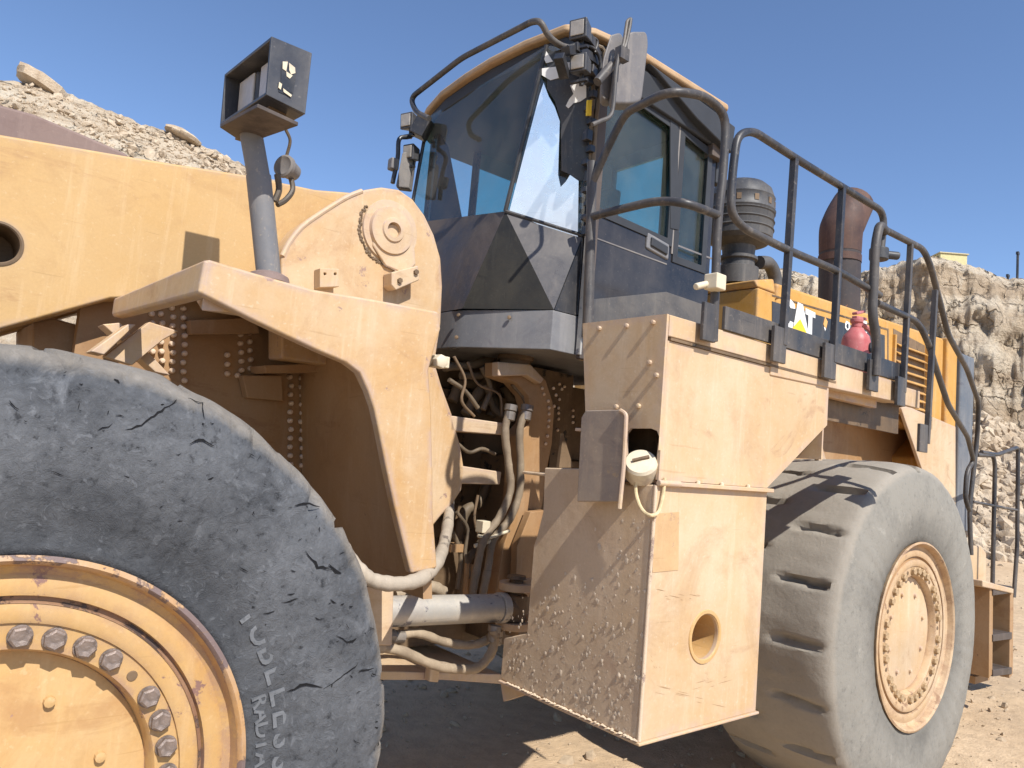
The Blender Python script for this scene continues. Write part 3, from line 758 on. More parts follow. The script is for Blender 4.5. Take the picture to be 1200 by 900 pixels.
def collar(px, py, y, r, l, ax, name='hose_fitting'):
    mb = MB(); c_ = U(px, py, 'y', y); a_ = Vector(ax).normalized(); mb.lathe([(-l, r*.8), (-l*.9, r), (-l*.1, r), (0, r*.85), (l*.1, r*1.15), (l*.7, r*1.15), (l*.75, r*.6)], c_, a_, 12); return obj(name, mb, 'steel', L, 0, 30)
collar(598, 482, -.62, .030, .05, (.1, 0, 1)); collar(617, 482, -.60, .030, .05, (.1, 0, 1)); collar(438, 757, -.86, .030, .05, (-1, 0, .1)); collar(579, 741, -.85, .028, .045, (.1, 0, 1)); collar(462, 746, -.80, .028, .05, (-1, 0, .1)); collar(582, 746, -.80, .026, .04, (0, 0, 1))
for pts, y, r in (([(532, 418), (545, 445), (541, 470), (556, 488)], -.5, .008), ([(548, 424), (560, 450), (585, 462), (588, 488)], -.45, .007), ([(526, 445), (545, 458), (560, 478)], -.48, .012), ([(565, 430), (575, 455), (566, 480)], -.4, .016), ([(535, 600), (548, 620), (545, 650), (552, 680)], -.5, .010), ([(528, 620), (540, 650), (536, 690)], -.48, .014), ([(560, 580), (556, 610), (566, 640)], -.5, .008), ([(600, 450), (615, 470), (612, 492)], -.5, .012), ([(536, 520), (550, 530), (565, 526), (580, 532)], -.5, .010)):
    hose(pts, y, r, 'darkhose' if r > .009 else 'grime', 'wire' if r < .011 else 'hose', 5, 8)
# hitch of the rear frame: shelf plates, curved cheek plate with bolts
HY = -.55
for pts in ([(528, 487), (592, 496), (592, 510), (528, 505)], [(535, 545), (588, 553), (586, 568), (537, 567)], ):
    mb = MB(); mb.slab(UU(pts, 'y', HY), (0, .75, 0)); obj('hitch_plate', mb, 'dusty', L, .006)
mb = MB(); mb.slab(UU([(430, 786), (588, 790), (590, 802), (520, 797), (440, 797)], 'y', -.5), (0, 1.0, 0)); mb.slab(UU([(505, 782), (516, 784), (514, 800), (503, 799)], 'y', -.55), (0, .05, 0)); obj('belly_plate', mb, 'dusty', L, .006)
cheek = [(584, 424), (622, 427), (640, 446), (650, 478), (647, 520), (641, 552), (636, 590), (622, 640), (612, 676), (606, 720), (590, 720), (580, 700), (590, 640), (604, 600), (607, 560), (607, 510), (620, 496), (624, 483), (619, 464), (606, 449), (584, 441)]
mb = MB(); mb.slab(UU(cheek, 'y', HY), (0, .12, 0)); obj('hitch_cheek', mb, 'brownish', L, .006)
yk = UU([(584, 424), (622, 427), (638, 444), (634, 450), (618, 440), (584, 441)], 'y', HY-.06); mb = MB(); mb.slab(yk, (0, .058, 0)); obj('hitch_yoke', mb, 'dusty', L, .008)
mb = MB(); pcn = U(604, 424, 'y', HY+.04); mb.lathe([(-.03, .085), (.0, .085), (.012, .10), (.03, .10), (.04, .07), (.05, .001)], pcn, EZ, 24); obj('hitch_pin', mb, 'grime', L, 0, 30)
mb = MB(); mb.slab(UU([(625, 430), (672, 440), (668, 600), (640, 610), (645, 520)], 'y', -.42), (0, .04, 0)); obj('bolted_plate', mb, 'grime', L)
cb = [(635, 455), (637, 462), (642, 470), (648, 455), (651, 463), (655, 450), (658, 456), (661, 453), (643, 478), (643, 485), (649, 476), (654, 478), (654, 484), (654, 491), (643, 493), (642, 500), (655, 468), (653, 504), (641, 511), (639, 520), (671, 481), (671, 488), (671, 495), (609, 508), (609, 516)]
bm2 = MB(); bm2.lathe([(0, .009), (.008, .009), (.012, .004)], (0, 0, 0), (0, -1, 0), 8); SB = bm2.mesh('small_bolt'); SB.materials.append(M['boltyel'])
for i in range(5): cb.append((661+i*7, 414+i*1.5))
for x, y in cb:
    o = bpy.data.objects.new('small_bolt', SB); COL.objects.link(o); o.parent = L; o.location = U(x, y, 'y', HY-.002 if x < 652 else -.425)
# frame core: dark filler for the middle, upper box added to block light behind
mb = MB()
mb.box((-.62, -.10, .80), (.9, .60, 2.25)); mb.box((-.55, -.02, 2.26), (.9, .60, 2.43)); mb.box((.15, -.40, .85), (5.2, .40, 1.9)); mb.box((-2.0, -.19, .75), (-.6, .5, 1.5)); mb.box((.5, -.35, 1.9), (1.9, .9, 2.35))
obj('frame_filler', mb, 'grime', L, .01)
mb = MB(); mb.slab(UU([(655, 548), (660, 508), (672, 548)], 'y', -.80), (0, .02, 0)); obj('inner_bulkhead', mb, 'grime', L)
mb = MB(); mb.slab(UU([(606, 640), (622, 600), (640, 598), (640, 640), (620, 700), (604, 700)], 'y', -.62), (0, .05, 0)); obj('hitch_gusset', mb, 'brownish', L, .004)

# ---- side tank and step box
X0, Y0, X1 = -.486, -1.9446, .228
ZS, ZB, ZT = 1.848, .963, 2.4499
hole = U(826, 746, 'y', Y0)
mb = MB(); n = 30
outer = [Vector((X0, Y0, ZB)), Vector((X1, Y0, ZB)), Vector((X1, Y0, ZS-.012)), Vector((X0, Y0, ZS-.012))]
mbf = MB(); mbf.slab(outer, (0, .014, 0), [circle(hole, .082, EX, EZ, 32)])
ftank = UU([(778, 568), (736, 568), (700, 556), (677, 549), (638, 548), (636, 600), (629, 628), (625, 640), (617, 742), (590, 748), (587, 795)], 'x', X0)
ftank = [Vector((X0, min(max(p.y, Y0+.0145), -1.19), p.z)) for p in ftank]
ftank = [Vector((X0, Y0+.0145, ZS-.012))]+ftank[1:-1]+[Vector((X0, -1.19, ZB)), Vector((X0, Y0+.0145, ZB))]
mb.slab(ftank, (.014, 0, 0))
mb.box((X0+.0145, Y0+.0145, ZB), (X1, -1.2, ZB+.012)); mb.box((X1-.014, Y0+.0145, ZB+.0125), (X1-.001, -1.2, ZS-.012))
mb.box((X0+.0145, Y0+.0145, ZS-.026), (X1, -1.2, ZS-.0125))
tank = obj('side_tank', mb, 'tankfront', L, .006)
obj('side_plate', mbf, 'dusty', tank, 0, 20)
mb = MB(); mb.tube([Vector((X0+.003, Y0+.003, ZB+.0)), Vector((X0+.003, Y0+.003, ZS-.014))], .0075, 10); obj('corner_weld', mb, 'wornedge', tank)
mb = MB(); mb.lathe([(.0, .083), (.22, .083), (.22, .001)], hole+EY*.014, EY, 32, close=False); mb.lathe([(.0, .083), (-.004, .086), (-.004, .098), (.0, .10)], hole-EY*.0005, EY, 32, close=False)
obj('drain_port', mb, 'yellow', tank, 0, 30)
mb = MB(); mb.box((X0-.012, Y0-.012, ZB-.012), (X1+.01, -1.19, ZB-.001)); obj('bottom_flange', mb, 'dusty', tank, .004)
mb = MB(); mb.box((X0+.10, Y0-.022, ZS-.012), (X1+.02, Y0+.02, ZS+.004)); mb.tube([Vector((X0+.0, Y0-.01, ZS-.004)), Vector((X0+.12, Y0-.012, ZS-.004))], .012, 8); seam = obj('seam_lip', mb, 'dusty', tank, .003)
for f in (.25, .5, .8): mb = MB(); mb.lathe([(0, .008), (.01, .007), (.012, .001)], Vector((X0+.08+f*.6, Y0-.01, ZS+.003)), EZ, 8); obj('lip_bolt', mb, 'cream', tank)
mb = MB(); mb.slab(UU([(766, 602), (796, 600), (795, 668), (765, 671)], 'y', Y0-.002), (0, .0018, 0)); obj('faded_sticker', mb, paint('faded_sticker', (.58, .36, .16), (.60, .42, .25), .4, seed=31.0, chip_th=.62, chip=(.42, .27, .16)), tank)
mb = MB()
for (xa, ya, xb, yb, k_) in ((768, 690, 832, 704, 7), (760, 806, 850, 826, 9), (790, 812, 870, 790, 6), (775, 700, 815, 706, 4), (752, 760, 775, 790, 5)):
    for i in range(k_):
        f = random.random()*.8; l_ = random.uniform(.05, .25); jx, jy = random.uniform(-3, 3), random.uniform(-5, 5)
        a_ = U(xa+(xb-xa)*f+jx, ya+(yb-ya)*f+jy, 'y', Y0-.0006); b_ = U(xa+(xb-xa)*(f+l_)+jx, ya+(yb-ya)*(f+l_)+jy, 'y', Y0-.0006); w_ = EZ*random.uniform(.0005, .0014)
        mb.add([a_, (a_+b_)/2+w_, b_, (a_+b_)/2-w_], [(0, 1, 2, 3)])
o = obj('scratches', mb, 'brownish', tank); o['kind'] = 'stuff'
# hanging lug below the tank
mb = MB(); mb.slab(UU([(586, 797), (635, 815), (612, 815), (590, 822)], 'x', X0+.05), (.03, 0, 0)); obj('tank_lug', mb, 'dusty', tank)

# upper step box carrying the deck
upx = .70
zlow = U(968, 498, 'y', Y0).z
mb = MB(); mb.slab([Vector((X0+.012, Y0, ZS+.006)), Vector((X1, Y0, ZS+.006)), Vector((upx, Y0, zlow)), Vector((upx, Y0, 2.355)), Vector((X0+.012, Y0, 2.355))], (0, .014, 0))
arch = [(776, 392), (694, 392), (688, 545), (734, 550), (734, 508), (739, 502), (763, 502), (770, 505), (775, 512), (777.5, 520)]
pts = [Vector((X0, max(p.y, Y0+.0), p.z)) for p in UU(arch, 'x', X0)]
pts[0] = Vector((X0, Y0+.001, 2.451)); pts[1].z = 2.451; pts[1].y = -1.515; pts[-1] = Vector((X0, Y0, U(781, 545, 'y', Y0).z+.05))
mb.slab(pts, (.012, 0, 0))
mb.box((upx-.012, Y0+.0145, 2.0), (upx-.001, -1.0, 2.30))
stepbox = obj('step_box', mb, 'dusty', L, .006)
mb = MB(); mb.box((X0+.16, Y0+.02, ZS), (X0+.17, -1.5, 2.30)); mb.box((X0+.013, -1.62, ZS), (X0+.16, -1.60, 2.3)); obj('recess_wall', mb, 'grime', stepbox)
# filler cap leaning out of the recess
fc = U(751, 545, 'x', X0-.015); fax = Vector((-.62, -.45, .62)).normalized()
mb = MB(); mb.lathe([(-.16, .044), (-.045, .044), (-.045, .060), (.012, .060), (.022, .053), (.024, .001)], fc, fax, 30); cap = obj('filler_cap', mb, 'cream', L, 0, 30)
side_ = fax.cross(EZ).normalized(); upv = side_.cross(fax)
mb = MB(); mb.bar(fc+fax*.028-side_*.028+upv*.018, fc+fax*.028+side_*.028-upv*.006, .010, .010, fax); obj('cap_handle', mb, 'grime', cap)
mb = MB(); P = smooth_path(H([(744, 556), (746, 580), (752, 598), (763, 605), (772, 596), (777, 575), (779, 556)], Y0-.03)[:1]+[U(a, b, 'y', Y0-.03) for a, b in [(746, 580), (752, 598), (763, 605), (772, 596), (777, 575), (779, 556)]], 6)
P = smooth_path([fc+fax*.02]+[U(a, b, 'x', X0-.03) for a, b in [(745, 570), (748, 588), (755, 600), (764, 604)]]+[U(a, b, 'y', Y0-.012) for a, b in [(772, 599), (777, 580), (779, 560)]], 6)
mb.tube(P, .0065, 8); obj('cap_tether', mb, 'rope', cap)
# mud flap plate standing in front
mb = MB(); fp = UU([(681, 489), (686, 481), (727, 480), (733, 484), (733, 500), (731, 545), (727, 588), (690, 588), (676, 588)], 'x', X0-.09); mb.slab(fp, (.012, 0, 0))
flap = obj('splash_plate', mb, paint('flap_paint', (.22, .19, .18), (.50, .38, .26), .5, seed=33.0, chip=(.40, .29, .18), chip_th=.6), L, .004)
mb = MB(); mb.tube(fillet(UU([(727, 481), (734, 485), (731, 545), (726, 596)], 'x', X0-.095), .04), .008, 8); obj('plate_rim', mb, 'dusty', flap)
mb = MB(); mb.box((X0-.085, Y0+.16, 2.01), (X0-.001, Y0+.34, 2.022)); obj('plate_bracket', mb, 'dusty', flap, .002)
for a, b in ((723, 477), (749, 476), (703, 385), (735, 382), (766, 378), (770, 440), (762, 425)):
    mb = MB(); mb.lathe([(0, .010), (.012, .009), (.014, .001)], U(a, b, 'x', X0-.001), (-1, 0, 0), 8); obj('box_bolt', mb, 'dusty', stepbox)
# dried mud thrown up on the tank front
mb = MB(); ico = [Vector(v) for v in ((0, 0, 1), (.89, 0, .45), (.28, .85, .45), (-.72, .53, .45), (-.72, -.53, .45), (.28, -.85, .45))]
icf = [(0, 1, 2), (0, 2, 3), (0, 3, 4), (0, 4, 5), (0, 5, 1)]
for k in range(900):
    y = random.uniform(Y0+.01, -1.22); z = ZB+.01+(ZS-.1-ZB)*random.random()**1.25
    if z > 1.84-.80*(y-Y0)+random.uniform(-.15, .05): continue
    s = random.choice((.002, .0025, .0025, .003, .003, .0035, .0045, .006, .008)); s *= random.uniform(.7, 1.25)
    vs = [Vector((X0+.001-s*max(v.z, .0)*random.uniform(.5, .9), y+s*v.x*random.uniform(.8, 1.5), z+s*v.y*random.uniform(.9, 2.2))) for v in ico]
    mb.add(vs, icf)
for k in range(120):
    y = random.uniform(Y0, -1.25); s = random.uniform(.004, .010)
    c = Vector((X0-.006-random.random()*.01, y, ZB-.002+s*.3)); mb.add([c+Vector((-s*v.y, s*v.x, s*v.z)) for v in ico], icf)
o = obj('mud_spatter', mb, 'mud', tank, 0, 70); o['kind'] = 'stuff'

# ---- deck with edge beam
mb = MB()
mb.box((X0+.0125, Y0-.004, 2.37), (.20, Y0+.10, 2.45));
mb.hexa([(.2005, Y0-.006, 2.32), (1.47, Y0-.006, 2.345), (1.47, Y0+.10, 2.345), (.2005, Y0+.10, 2.32)], [(.2005, Y0-.006, 2.45), (1.47, Y0-.006, 2.45), (1.47, Y0+.10, 2.45), (.2005, Y0+.10, 2.45)])
mb.box((X0+.0605, Y0+.1005, 2.425), (.15, -1.515, 2.449)); mb.box((.1505, Y0+.1005, 2.425), (1.47, -.86, 2.449)); mb.box((1.4705, -1.30, 2.425), (1.9, -.86, 2.449)); mb.box((1.4705, Y0+.04, 2.35), (1.80, Y0+.07, 2.449))
deck = obj('deck', mb, 'dusty', L, .005)
mb = MB(); mb.box((X0+.02, Y0-.008, 2.357), (.75, Y0+.01, 2.367)); mb.box((.0, Y0+.11, 2.20), (1.7, Y0+.125, 2.42)); obj('deck_gap_seal', mb, 'grime', deck)
mb = MB(); mb.box((-.15, Y0-.012, 2.452), (1.42, Y0+.004, 2.545)); obj('toe_board', mb, 'rail', deck, .003)
mb = MB(); mb.box((.71, Y0+.05, 2.30), (1.3, Y0+.09, 2.40)); obj('deck_bearer', mb, 'fender', deck, .004); mb = MB(); mb.box((.71, -1.25, 2.30), (1.4, -1.18, 2.42)); obj('deck_bearer', mb, 'fender', deck, .004)

# ---- handrails
RY = Y0-.03; rr = .0168
def rail(P, name='handrail', r=rr, parent=L, fil=.10):
    mb = MB(); mb.tube(fillet(P, fil), r, 12); return obj(name, mb, 'rail', parent, 0, 60)
def foot(px, y0, y1, wpx, y=RY):
    mb = MB(); a = U(px-wpx/2, y0, 'y', y-.025); b = U(px+wpx/2, y1, 'y', y-.025)
    cx = (a.x+b.x)/2; w = abs(b.x-a.x)/2*.84
    mb.box((cx-w, y-.012, min(a.z, b.z)), (cx+w, y+.005, max(a.z, b.z))); return obj('rail_socket', mb, 'rail', L, .003)
XG = X0+.02
gt = [U(694, 214, 'x', XG), U(716, 165, 'x', XG), U(733, 132, 'x', XG)]
# forward gate loop closing the deck's front end
g0 = [gt[0], gt[1], gt[2]+Vector((0, -.0, 0)), U(785, 106, 'y', RY), U(826, 112, 'y', RY), U(851, 134, 'y', RY), U(848, 200, 'y', RY), U(841, 258, 'y', RY), U(836, 400, 'y', RY)]
hr = rail(g0, fil=.16)
rail([U(686, 256, 'x', XG), U(720, 247, 'x', XG), U(770, 235, 'x', XG+.02)] + [U(802, 237, 'y', RY), U(841, 252, 'y', RY)], fil=.14)
foot(836, 352, 402, 15)
mb = MB(); mb.tube([U(689, 398, 'x', XG), U(694, 190, 'x', XG)], .021, 10); obj('gate_post', mb, 'rail', L, 0, 60)
# main deck rail: one closed loop with two posts
lb = [(857, 240), (863, 165), (880, 150), (933, 185), (990, 220), (1036, 248), (1037, 262), (1031, 290)]
rail([U(1031, 346, 'y', RY), U(983, 318, 'y', RY), U(923, 293, 'y', RY), U(872, 268, 'y', RY), U(856, 250, 'y', RY), U(858, 205, 'y', RY), U(864, 158, 'y', RY), U(882, 153, 'y', RY), U(933, 186, 'y', RY), U(990, 221, 'y', RY), U(1037, 249, 'y', RY), U(1033, 290, 'y', RY)], fil=.11)
for (a, b, c, d) in ((931, 186, 917, 425), (987, 219, 976, 445)):
    mb = MB(); p, q_ = U(a, b, 'y', RY), U(c, d-20, 'y', RY); mb.bar(p-EZ*.0, q_, .026, .030, EY); obj('rail_post', mb, 'rail', L, .003)
foot(918, 380, 427, 15); foot(977, 400, 446, 14); foot(1028, 420, 460, 11); foot(1060, 440, 477, 10)
rail([U(1038, 272, 'y', RY-.02), U(1031, 262, 'y', RY-.02), U(1026, 285, 'y', RY-.02), U(1022, 370, 'y', RY-.02), U(1028, 400, 'y', RY-.02), U(1026, 440, 'y', RY-.02)], fil=.06, r=.022)
mb = MB(); cl = U(1030, 298, 'y', RY-.02); mb.lathe([(-.03, .045), (.03, .045)], cl, EZ, 14); mb.lathe([(0, .02), (.07, .02)], cl+Vector((.02, -.02, 0)), (.8, -.6, 0), 10); obj('rail_clamp', mb, 'cleaner', L, .006)
# stair rail falling to the rear
def mixpt(a, b, t_): return U(a, b, 'y', RY+(.45)*t_)
rail([U(1033, 267, 'y', RY), U(1082, 292, 'y', RY), U(1090, 310, 'y', RY), mixpt(1101, 352, .15), mixpt(1111, 392, .3), mixpt(1133, 432, .6), mixpt(1147, 472, .9), mixpt(1145, 515, 1), mixpt(1136, 597, 1), mixpt(1138, 650, 1)], fil=.10)
rail([U(1028, 355, 'y', RY), U(1076, 377, 'y', RY), U(1088, 402, 'y', RY), mixpt(1097, 432, .15), mixpt(1111, 474, .35), mixpt(1134, 512, .8), mixpt(1141, 540, 1), mixpt(1133, 552, 1), mixpt(1131, 585, 1), mixpt(1137, 600, 1)], fil=.08)
for (a, b, c, d) in ((1067, 286, 1058, 460), (1096, 340, 1086, 520)):
    mb = MB(); mb.bar(U(a, b, 'y', RY), U(c, d, 'y', RY), .024, .028, EY); obj('rail_post', mb, 'rail', L, .003)
foot(1086, 496, 531, 10)

# ---- rear access ladder
LY = -1.35
def lad(pts, r=.018): 
    mb = MB()
    for a, b in zip(pts, pts[1:]): pass
    mb.tube(fillet([U(x, y, 'y', LY) for x, y in pts], .06), r, 8); return obj('ladder_rail', mb, 'rail', L, 0, 60)
lad([(1145, 533), (1164, 534), (1166, 545), (1163, 690)]); lad([(1150, 530), (1168, 533), (1193, 524), (1192, 640), (1188, 700)]); lad([(1140, 588), (1192, 598)], .012)
mb = MB()
lad_o = None
for x0, x1 in ((1160, 1164), (1184, 1188)):
    mb = MB(); mb.slab(UU([(x0, 690), (x1, 690), (x1-1, 790), (x0-1, 795)], 'y', LY), (0, .16, 0)); o_ = obj('ladder_stringer' if lad_o else 'access_ladder', mb, 'brownish', lad_o or L, .004); lad_o = lad_o or o_
for y in (690, 744, 785):
    mb = MB(); mb.slab(UU([(1164, y), (1186, y-3), (1186, y+5), (1164, y+8)], 'y', LY-.01), (0, .3, 0)); obj('ladder_step', mb, 'blackdust', lad_o, .004)
    mb = MB(); mb.slab(UU([(1143, y+8), (1160, y+4), (1160, y+12), (1143, y+17)], 'y', LY+.2), (0, .3, 0)); obj('ladder_step', mb, 'brownish', lad_o, .004)
mb = MB(); mb.slab(UU([(1128, 640), (1150, 640), (1156, 648), (1156, 684), (1128, 690)], 'y', LY+.12), (0, .2, 0)); mb.slab(UU([(1152, 680), (1188, 690), (1188, 696), (1152, 688)], 'y', LY-.02), (0, .2, 0)); obj('rear_bumper', mb, 'dusty', L, .01)
mb = MB(); mb.slab(UU([(1140, 690), (1160, 690), (1159, 792), (1140, 798)], 'y', LY+.5), (0, .04, 0)); mb.slab(UU([(1164, 692), (1186, 690), (1185, 788), (1163, 792)], 'y', LY+.34), (0, .02, 0)); obj('ladder_back', mb, 'blackdust', lad_o)

# ---- cab
CYN, CYF = -.90, .66
bA = Vector((-.22, -.60, 3.18)); bAt = Vector((-.20, -.80, 4.04)); bB = Vector((.07, CYN, 3.07)); bBt = Vector((.07, CYN, 4.08))
_far = {id(bA): U(479, 262, 'x', -.10), id(bAt): U(502, 137, 'x', -.07)}
mir = lambda p: _far[id(p)].copy() if id(p) in _far else Vector((p.x, -p.y*.7333, p.z))
ZC = 2.44; ZF = 2.645
c1 = Vector((-.34, -.46, ZF)); c2_ = Vector((-.09, CYN, ZF)); c1b = Vector((-.34, -.46, ZC)); c2b = Vector((-.09, CYN, ZC))
XR = 1.18
mb = MB()   # lower shell: facets in front, sides, back
mb.add([bA, mir(bA), c1, mir(c1)], [(0, 1, 3, 2)]); mb.add([bA, c1, c2_], [(0, 1, 2)]); mb.add([bA, c2_, bB], [(0, 1, 2)])
mb.add([mir(bA), mir(c2_), mir(c1)], [(0, 1, 2)]); mb.add([mir(bA), mir(bB), mir(c2_)], [(0, 1, 2)])
nose = obj('cab_nose', mb, 'blackdust', L, 0, 10)
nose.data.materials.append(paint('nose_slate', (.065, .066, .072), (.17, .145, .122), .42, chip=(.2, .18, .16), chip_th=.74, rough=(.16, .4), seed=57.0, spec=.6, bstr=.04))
nose.data.materials.append(paint('facet_black', (.010, .010, .010), (.060, .053, .040), .42, chip=(.16, .13, .10), chip_th=.66, seed=36.0))
for p, mi in zip(nose.data.polygons, (0, 2, 1, 2, 1)): p.material_index = mi  # each facet has its own tone: brown front, near-black chamfers, slate sides
mb = MB(); e = .012
strip = [c1b, c2b, Vector((XR, CYN, ZC)), Vector((XR, CYF, ZC)), mir(c2b), mir(c1b)]
strip = [c1b+Vector((.0, .10, 0)), c1b+Vector((.02, 0, 0))]+strip[1:]
mb.slab([p for p in strip], EZ*(ZF-ZC-.002)); skirt = obj('cab_skirt', mb, paint('skirt_grey', (.17, .175, .19), (.30, .28, .26), .4, chip=(.04, .04, .04), chip_th=.7, rough=(.25, .5), seed=37.0), L, .006)
mb = MB()
for f, z in ((.0, .05), (.0, .17), (.55, .16)):
    mb = MB(); p = c1b.lerp(c2b, f)+EZ*z+Vector((-.005, -.005, 0)); mb.lathe([(0, .011), (.010, .010), (.012, .001)], p+Vector((-.004, .02, 0))*(1-f), (-.7, -.7, 0), 8); obj('skirt_bolt', mb, 'grime', skirt)
# side walls with window openings
def px_side(pts): return UU(pts, 'y', CYN)
dw = px_side([(697, 246), (782, 268), (783, 150), (760, 137), (730, 140), (702, 128)])
dw = [Vector((p.x, CYN, p.z)) for p in dw]
wz0, wz1 = 3.24, 3.93
w1 = [Vector((.15, CYN, 3.235)), Vector((.765, CYN, 3.215)), Vector((.765, CYN, 3.90)), Vector((.15, CYN, 3.96))]
w2 = [Vector((.835, CYN, 3.13)), Vector((1.10, CYN, 3.13)), Vector((1.10, CYN, 3.86)), Vector((.835, CYN, 3.90))]
sidew = [Vector((.075, CYN, ZF)), Vector((XR, CYN, ZF)), Vector((XR, CYN, 4.08)), Vector((.075, CYN, 4.08))]
for s in (1, -1):
    mb = MB(); f = (lambda q: Vector((q.x, q.y if s == 1 else CYF, q.z)))
    if s == -1:
        xa, xb, xc = U(519, 200, 'y', CYF).x, U(556, 215, 'y', CYF).x, U(607, 220, 'y', CYF).x; zt1 = U(580, 183, 'y', CYF).z
        w1 = [Vector((.085, CYN, 3.2)), Vector((xa, CYN, 3.2)), Vector((xa, CYN, 4.0)), Vector((.085, CYN, 4.0))]; w2 = [Vector((xb, CYN, 3.2)), Vector((xc, CYN, 3.2)), Vector((xc, CYN, zt1)), Vector((xb, CYN, zt1))]
    mb.slab([f(p) for p in sidew], (0, .05*s, 0), [[f(p) for p in w1], [f(p) for p in w2]])
    body = obj('cab_side', mb, 'gloss', L, .008)
    mb = MB(); mb.slab([f(p)+EY*.022*s for p in w1], (0, .006*s, 0)); mb.slab([f(p)+EY*.022*s for p in w2], (0, .006*s, 0)); obj('side_window', mb, 'sideglass', body)
    for wn in (w1, w2):
        cx_, cz_ = sum(p.x for p in wn)/4, sum(p.z for p in wn)/4
        out_ = [Vector((p.x+(.028 if p.x > cx_ else -.028), p.y, p.z+(.028 if p.z > cz_ else -.028))) for p in wn]; in_ = [Vector((p.x-(.016 if p.x > cx_ else -.016), p.y, p.z-(.016 if p.z > cz_ else -.016))) for p in wn]
        mb = MB(); mb.slab([f(p)-EY*.001*s for p in out_], (0, -.007*s, 0), [[f(p)-EY*.001*s for p in in_]]); obj('window_seal', mb, 'interior', body, .002)
    if s == 1:
        cab_side = body
        # triangular filler down to the skirt ahead of the door
        mb = MB(); mb.slab([Vector((-.085, CYN, ZF)), Vector((.074, CYN, ZF)), Vector((.074, CYN, 3.06))], (0, .04, 0)); obj('cab_corner', mb, 'black', L)
        # door edges, trim lines, lower kick plate, handle
        mb = MB(); mb.slab(px_side([(784, 268), (793, 270), (793, 130), (784, 128)]), (0, -.012, 0)); obj('door_seal', mb, 'interior', body, .003)
        mb = MB(); mb.slab([p+Vector((0, -.003, 0)) for p in px_side([(692, 276), (781, 309), (781, 310.5), (692, 277.5)])], (0, .0025, 0)); mb.slab([p+Vector((0, -.003, 0)) for p in px_side([(787, 284), (836, 303), (836, 305), (787, 286)])], (0, .0025, 0)); mb.bar(Vector((.80, CYN-.003, 3.15)), Vector((.80, CYN-.003, 3.98)), .012, .006, EY); obj('trim_line', mb, 'mirrorgrey', body)
        mb = MB(); mb.slab([p+Vector((0, -.004, 0)) for p in px_side([(682, 352), (780, 342), (838, 362), (838, 400), (682, 400)])], (0, .0035, 0)); obj('kick_plate', mb, 'kick', body)
        mb = MB(); hc_ = U(770, 289, 'y', CYN); mb.obox(hc_, Vector((.10, 0, -.012)), EY*.012, EZ*.048); hd = obj('door_handle', mb, 'greypipe', body, .03, 38, 4)
        mb = MB(); mb.obox(hc_-EY*.016, Vector((.075, 0, -.01)), EY*.008, EZ*.026); obj('handle_grip', mb, 'interior', hd, .02, 38, 3)
# roof, rear wall, floor
roofz = 4.13
rp = [(-.115, -.84), (-.16, -.55), (-.175, -.26), (-.165, .0), (-.135, .30), (-.07, .56), (.02, .78), (.25, .93), (1.20, .93), (1.24, .80), (1.24, -.84), (1.18, -.97), (.30, -.975), (.02, -.93)]
mb = MB(); mb.slab([Vector((x, y, roofz+.012)) for x, y in rp], EZ*.048); roof = obj('cab_roof', mb, paint('roof_paint', (.46, .29, .145), (.52, .38, .25), .4, seed=39.0, chip_th=.7), L, .018)
rc = Vector((.55, 0))
mb = MB(); mb.slab([Vector((x+(.55-x)*.05, y*.96, roofz-.07)) for x, y in rp], EZ*.081); obj('roof_liner', mb, 'interior', roof, .01)
mb = MB(); mb.slab([Vector((.85, -.985, 3.97)), Vector((1.22, -.985, 3.88)), Vector((1.24, -.985, 4.06)), Vector((.4, -.985, 4.13))], (0, .10, 0)); mb.box((1.19, -.9, 3.70), (1.25, -.60, 4.06)); mb.hexa([(.10, -.93, 3.965), (1.2, -.93, 3.90), (1.2, -.90, 3.90), (.10, -.90, 3.965)], [(.10, -.955, 4.10), (1.2, -.955, 4.09), (1.2, -.90, 4.09), (.10, -.90, 4.10)]); obj('rear_canopy', mb, 'interior', roof, .01)
mb = MB()
for y0_, y1_ in ((-.85, -.50), (-.06, CYF-.01)): mb.box((XR-.04, y0_, ZF), (XR, y1_, 4.06))
mb.box((XR-.04, -.50, ZF), (XR, -.06, 3.05)); mb.box((XR-.04, -.50, 3.97), (XR, -.06, 4.06)); rearw = obj('cab_rear', mb, 'black', L, .006)
mb = MB(); mb.box((XR-.022, -.495, 3.055), (XR-.014, -.065, 3.965)); obj('rear_window', mb, 'glass', rearw)
mb = MB(); mb.box((-.05, -.85, ZF+.001), (1.13, CYF-.01, ZF+.04)); mb.box((.45, -.30, ZF+.045), (.95, .30, 3.05)); mb.hexa([(.80, -.27, 3.055), (.98, -.27, 3.055), (.98, .27, 3.055), (.80, .27, 3.055)], [(.92, -.25, 3.75), (1.04, -.25, 3.75), (1.04, .25, 3.75), (.92, .25, 3.75)])
mb.box((.95, -.14, 3.76), (1.05, .14, 3.95)); mb.box((-.13, -.42, 2.9), (.05, .42, 3.20)); mb.box((.3, -.62, 3.0), (.75, -.46, 3.25)); obj('operator_seat', mb, 'interior', L, .03)
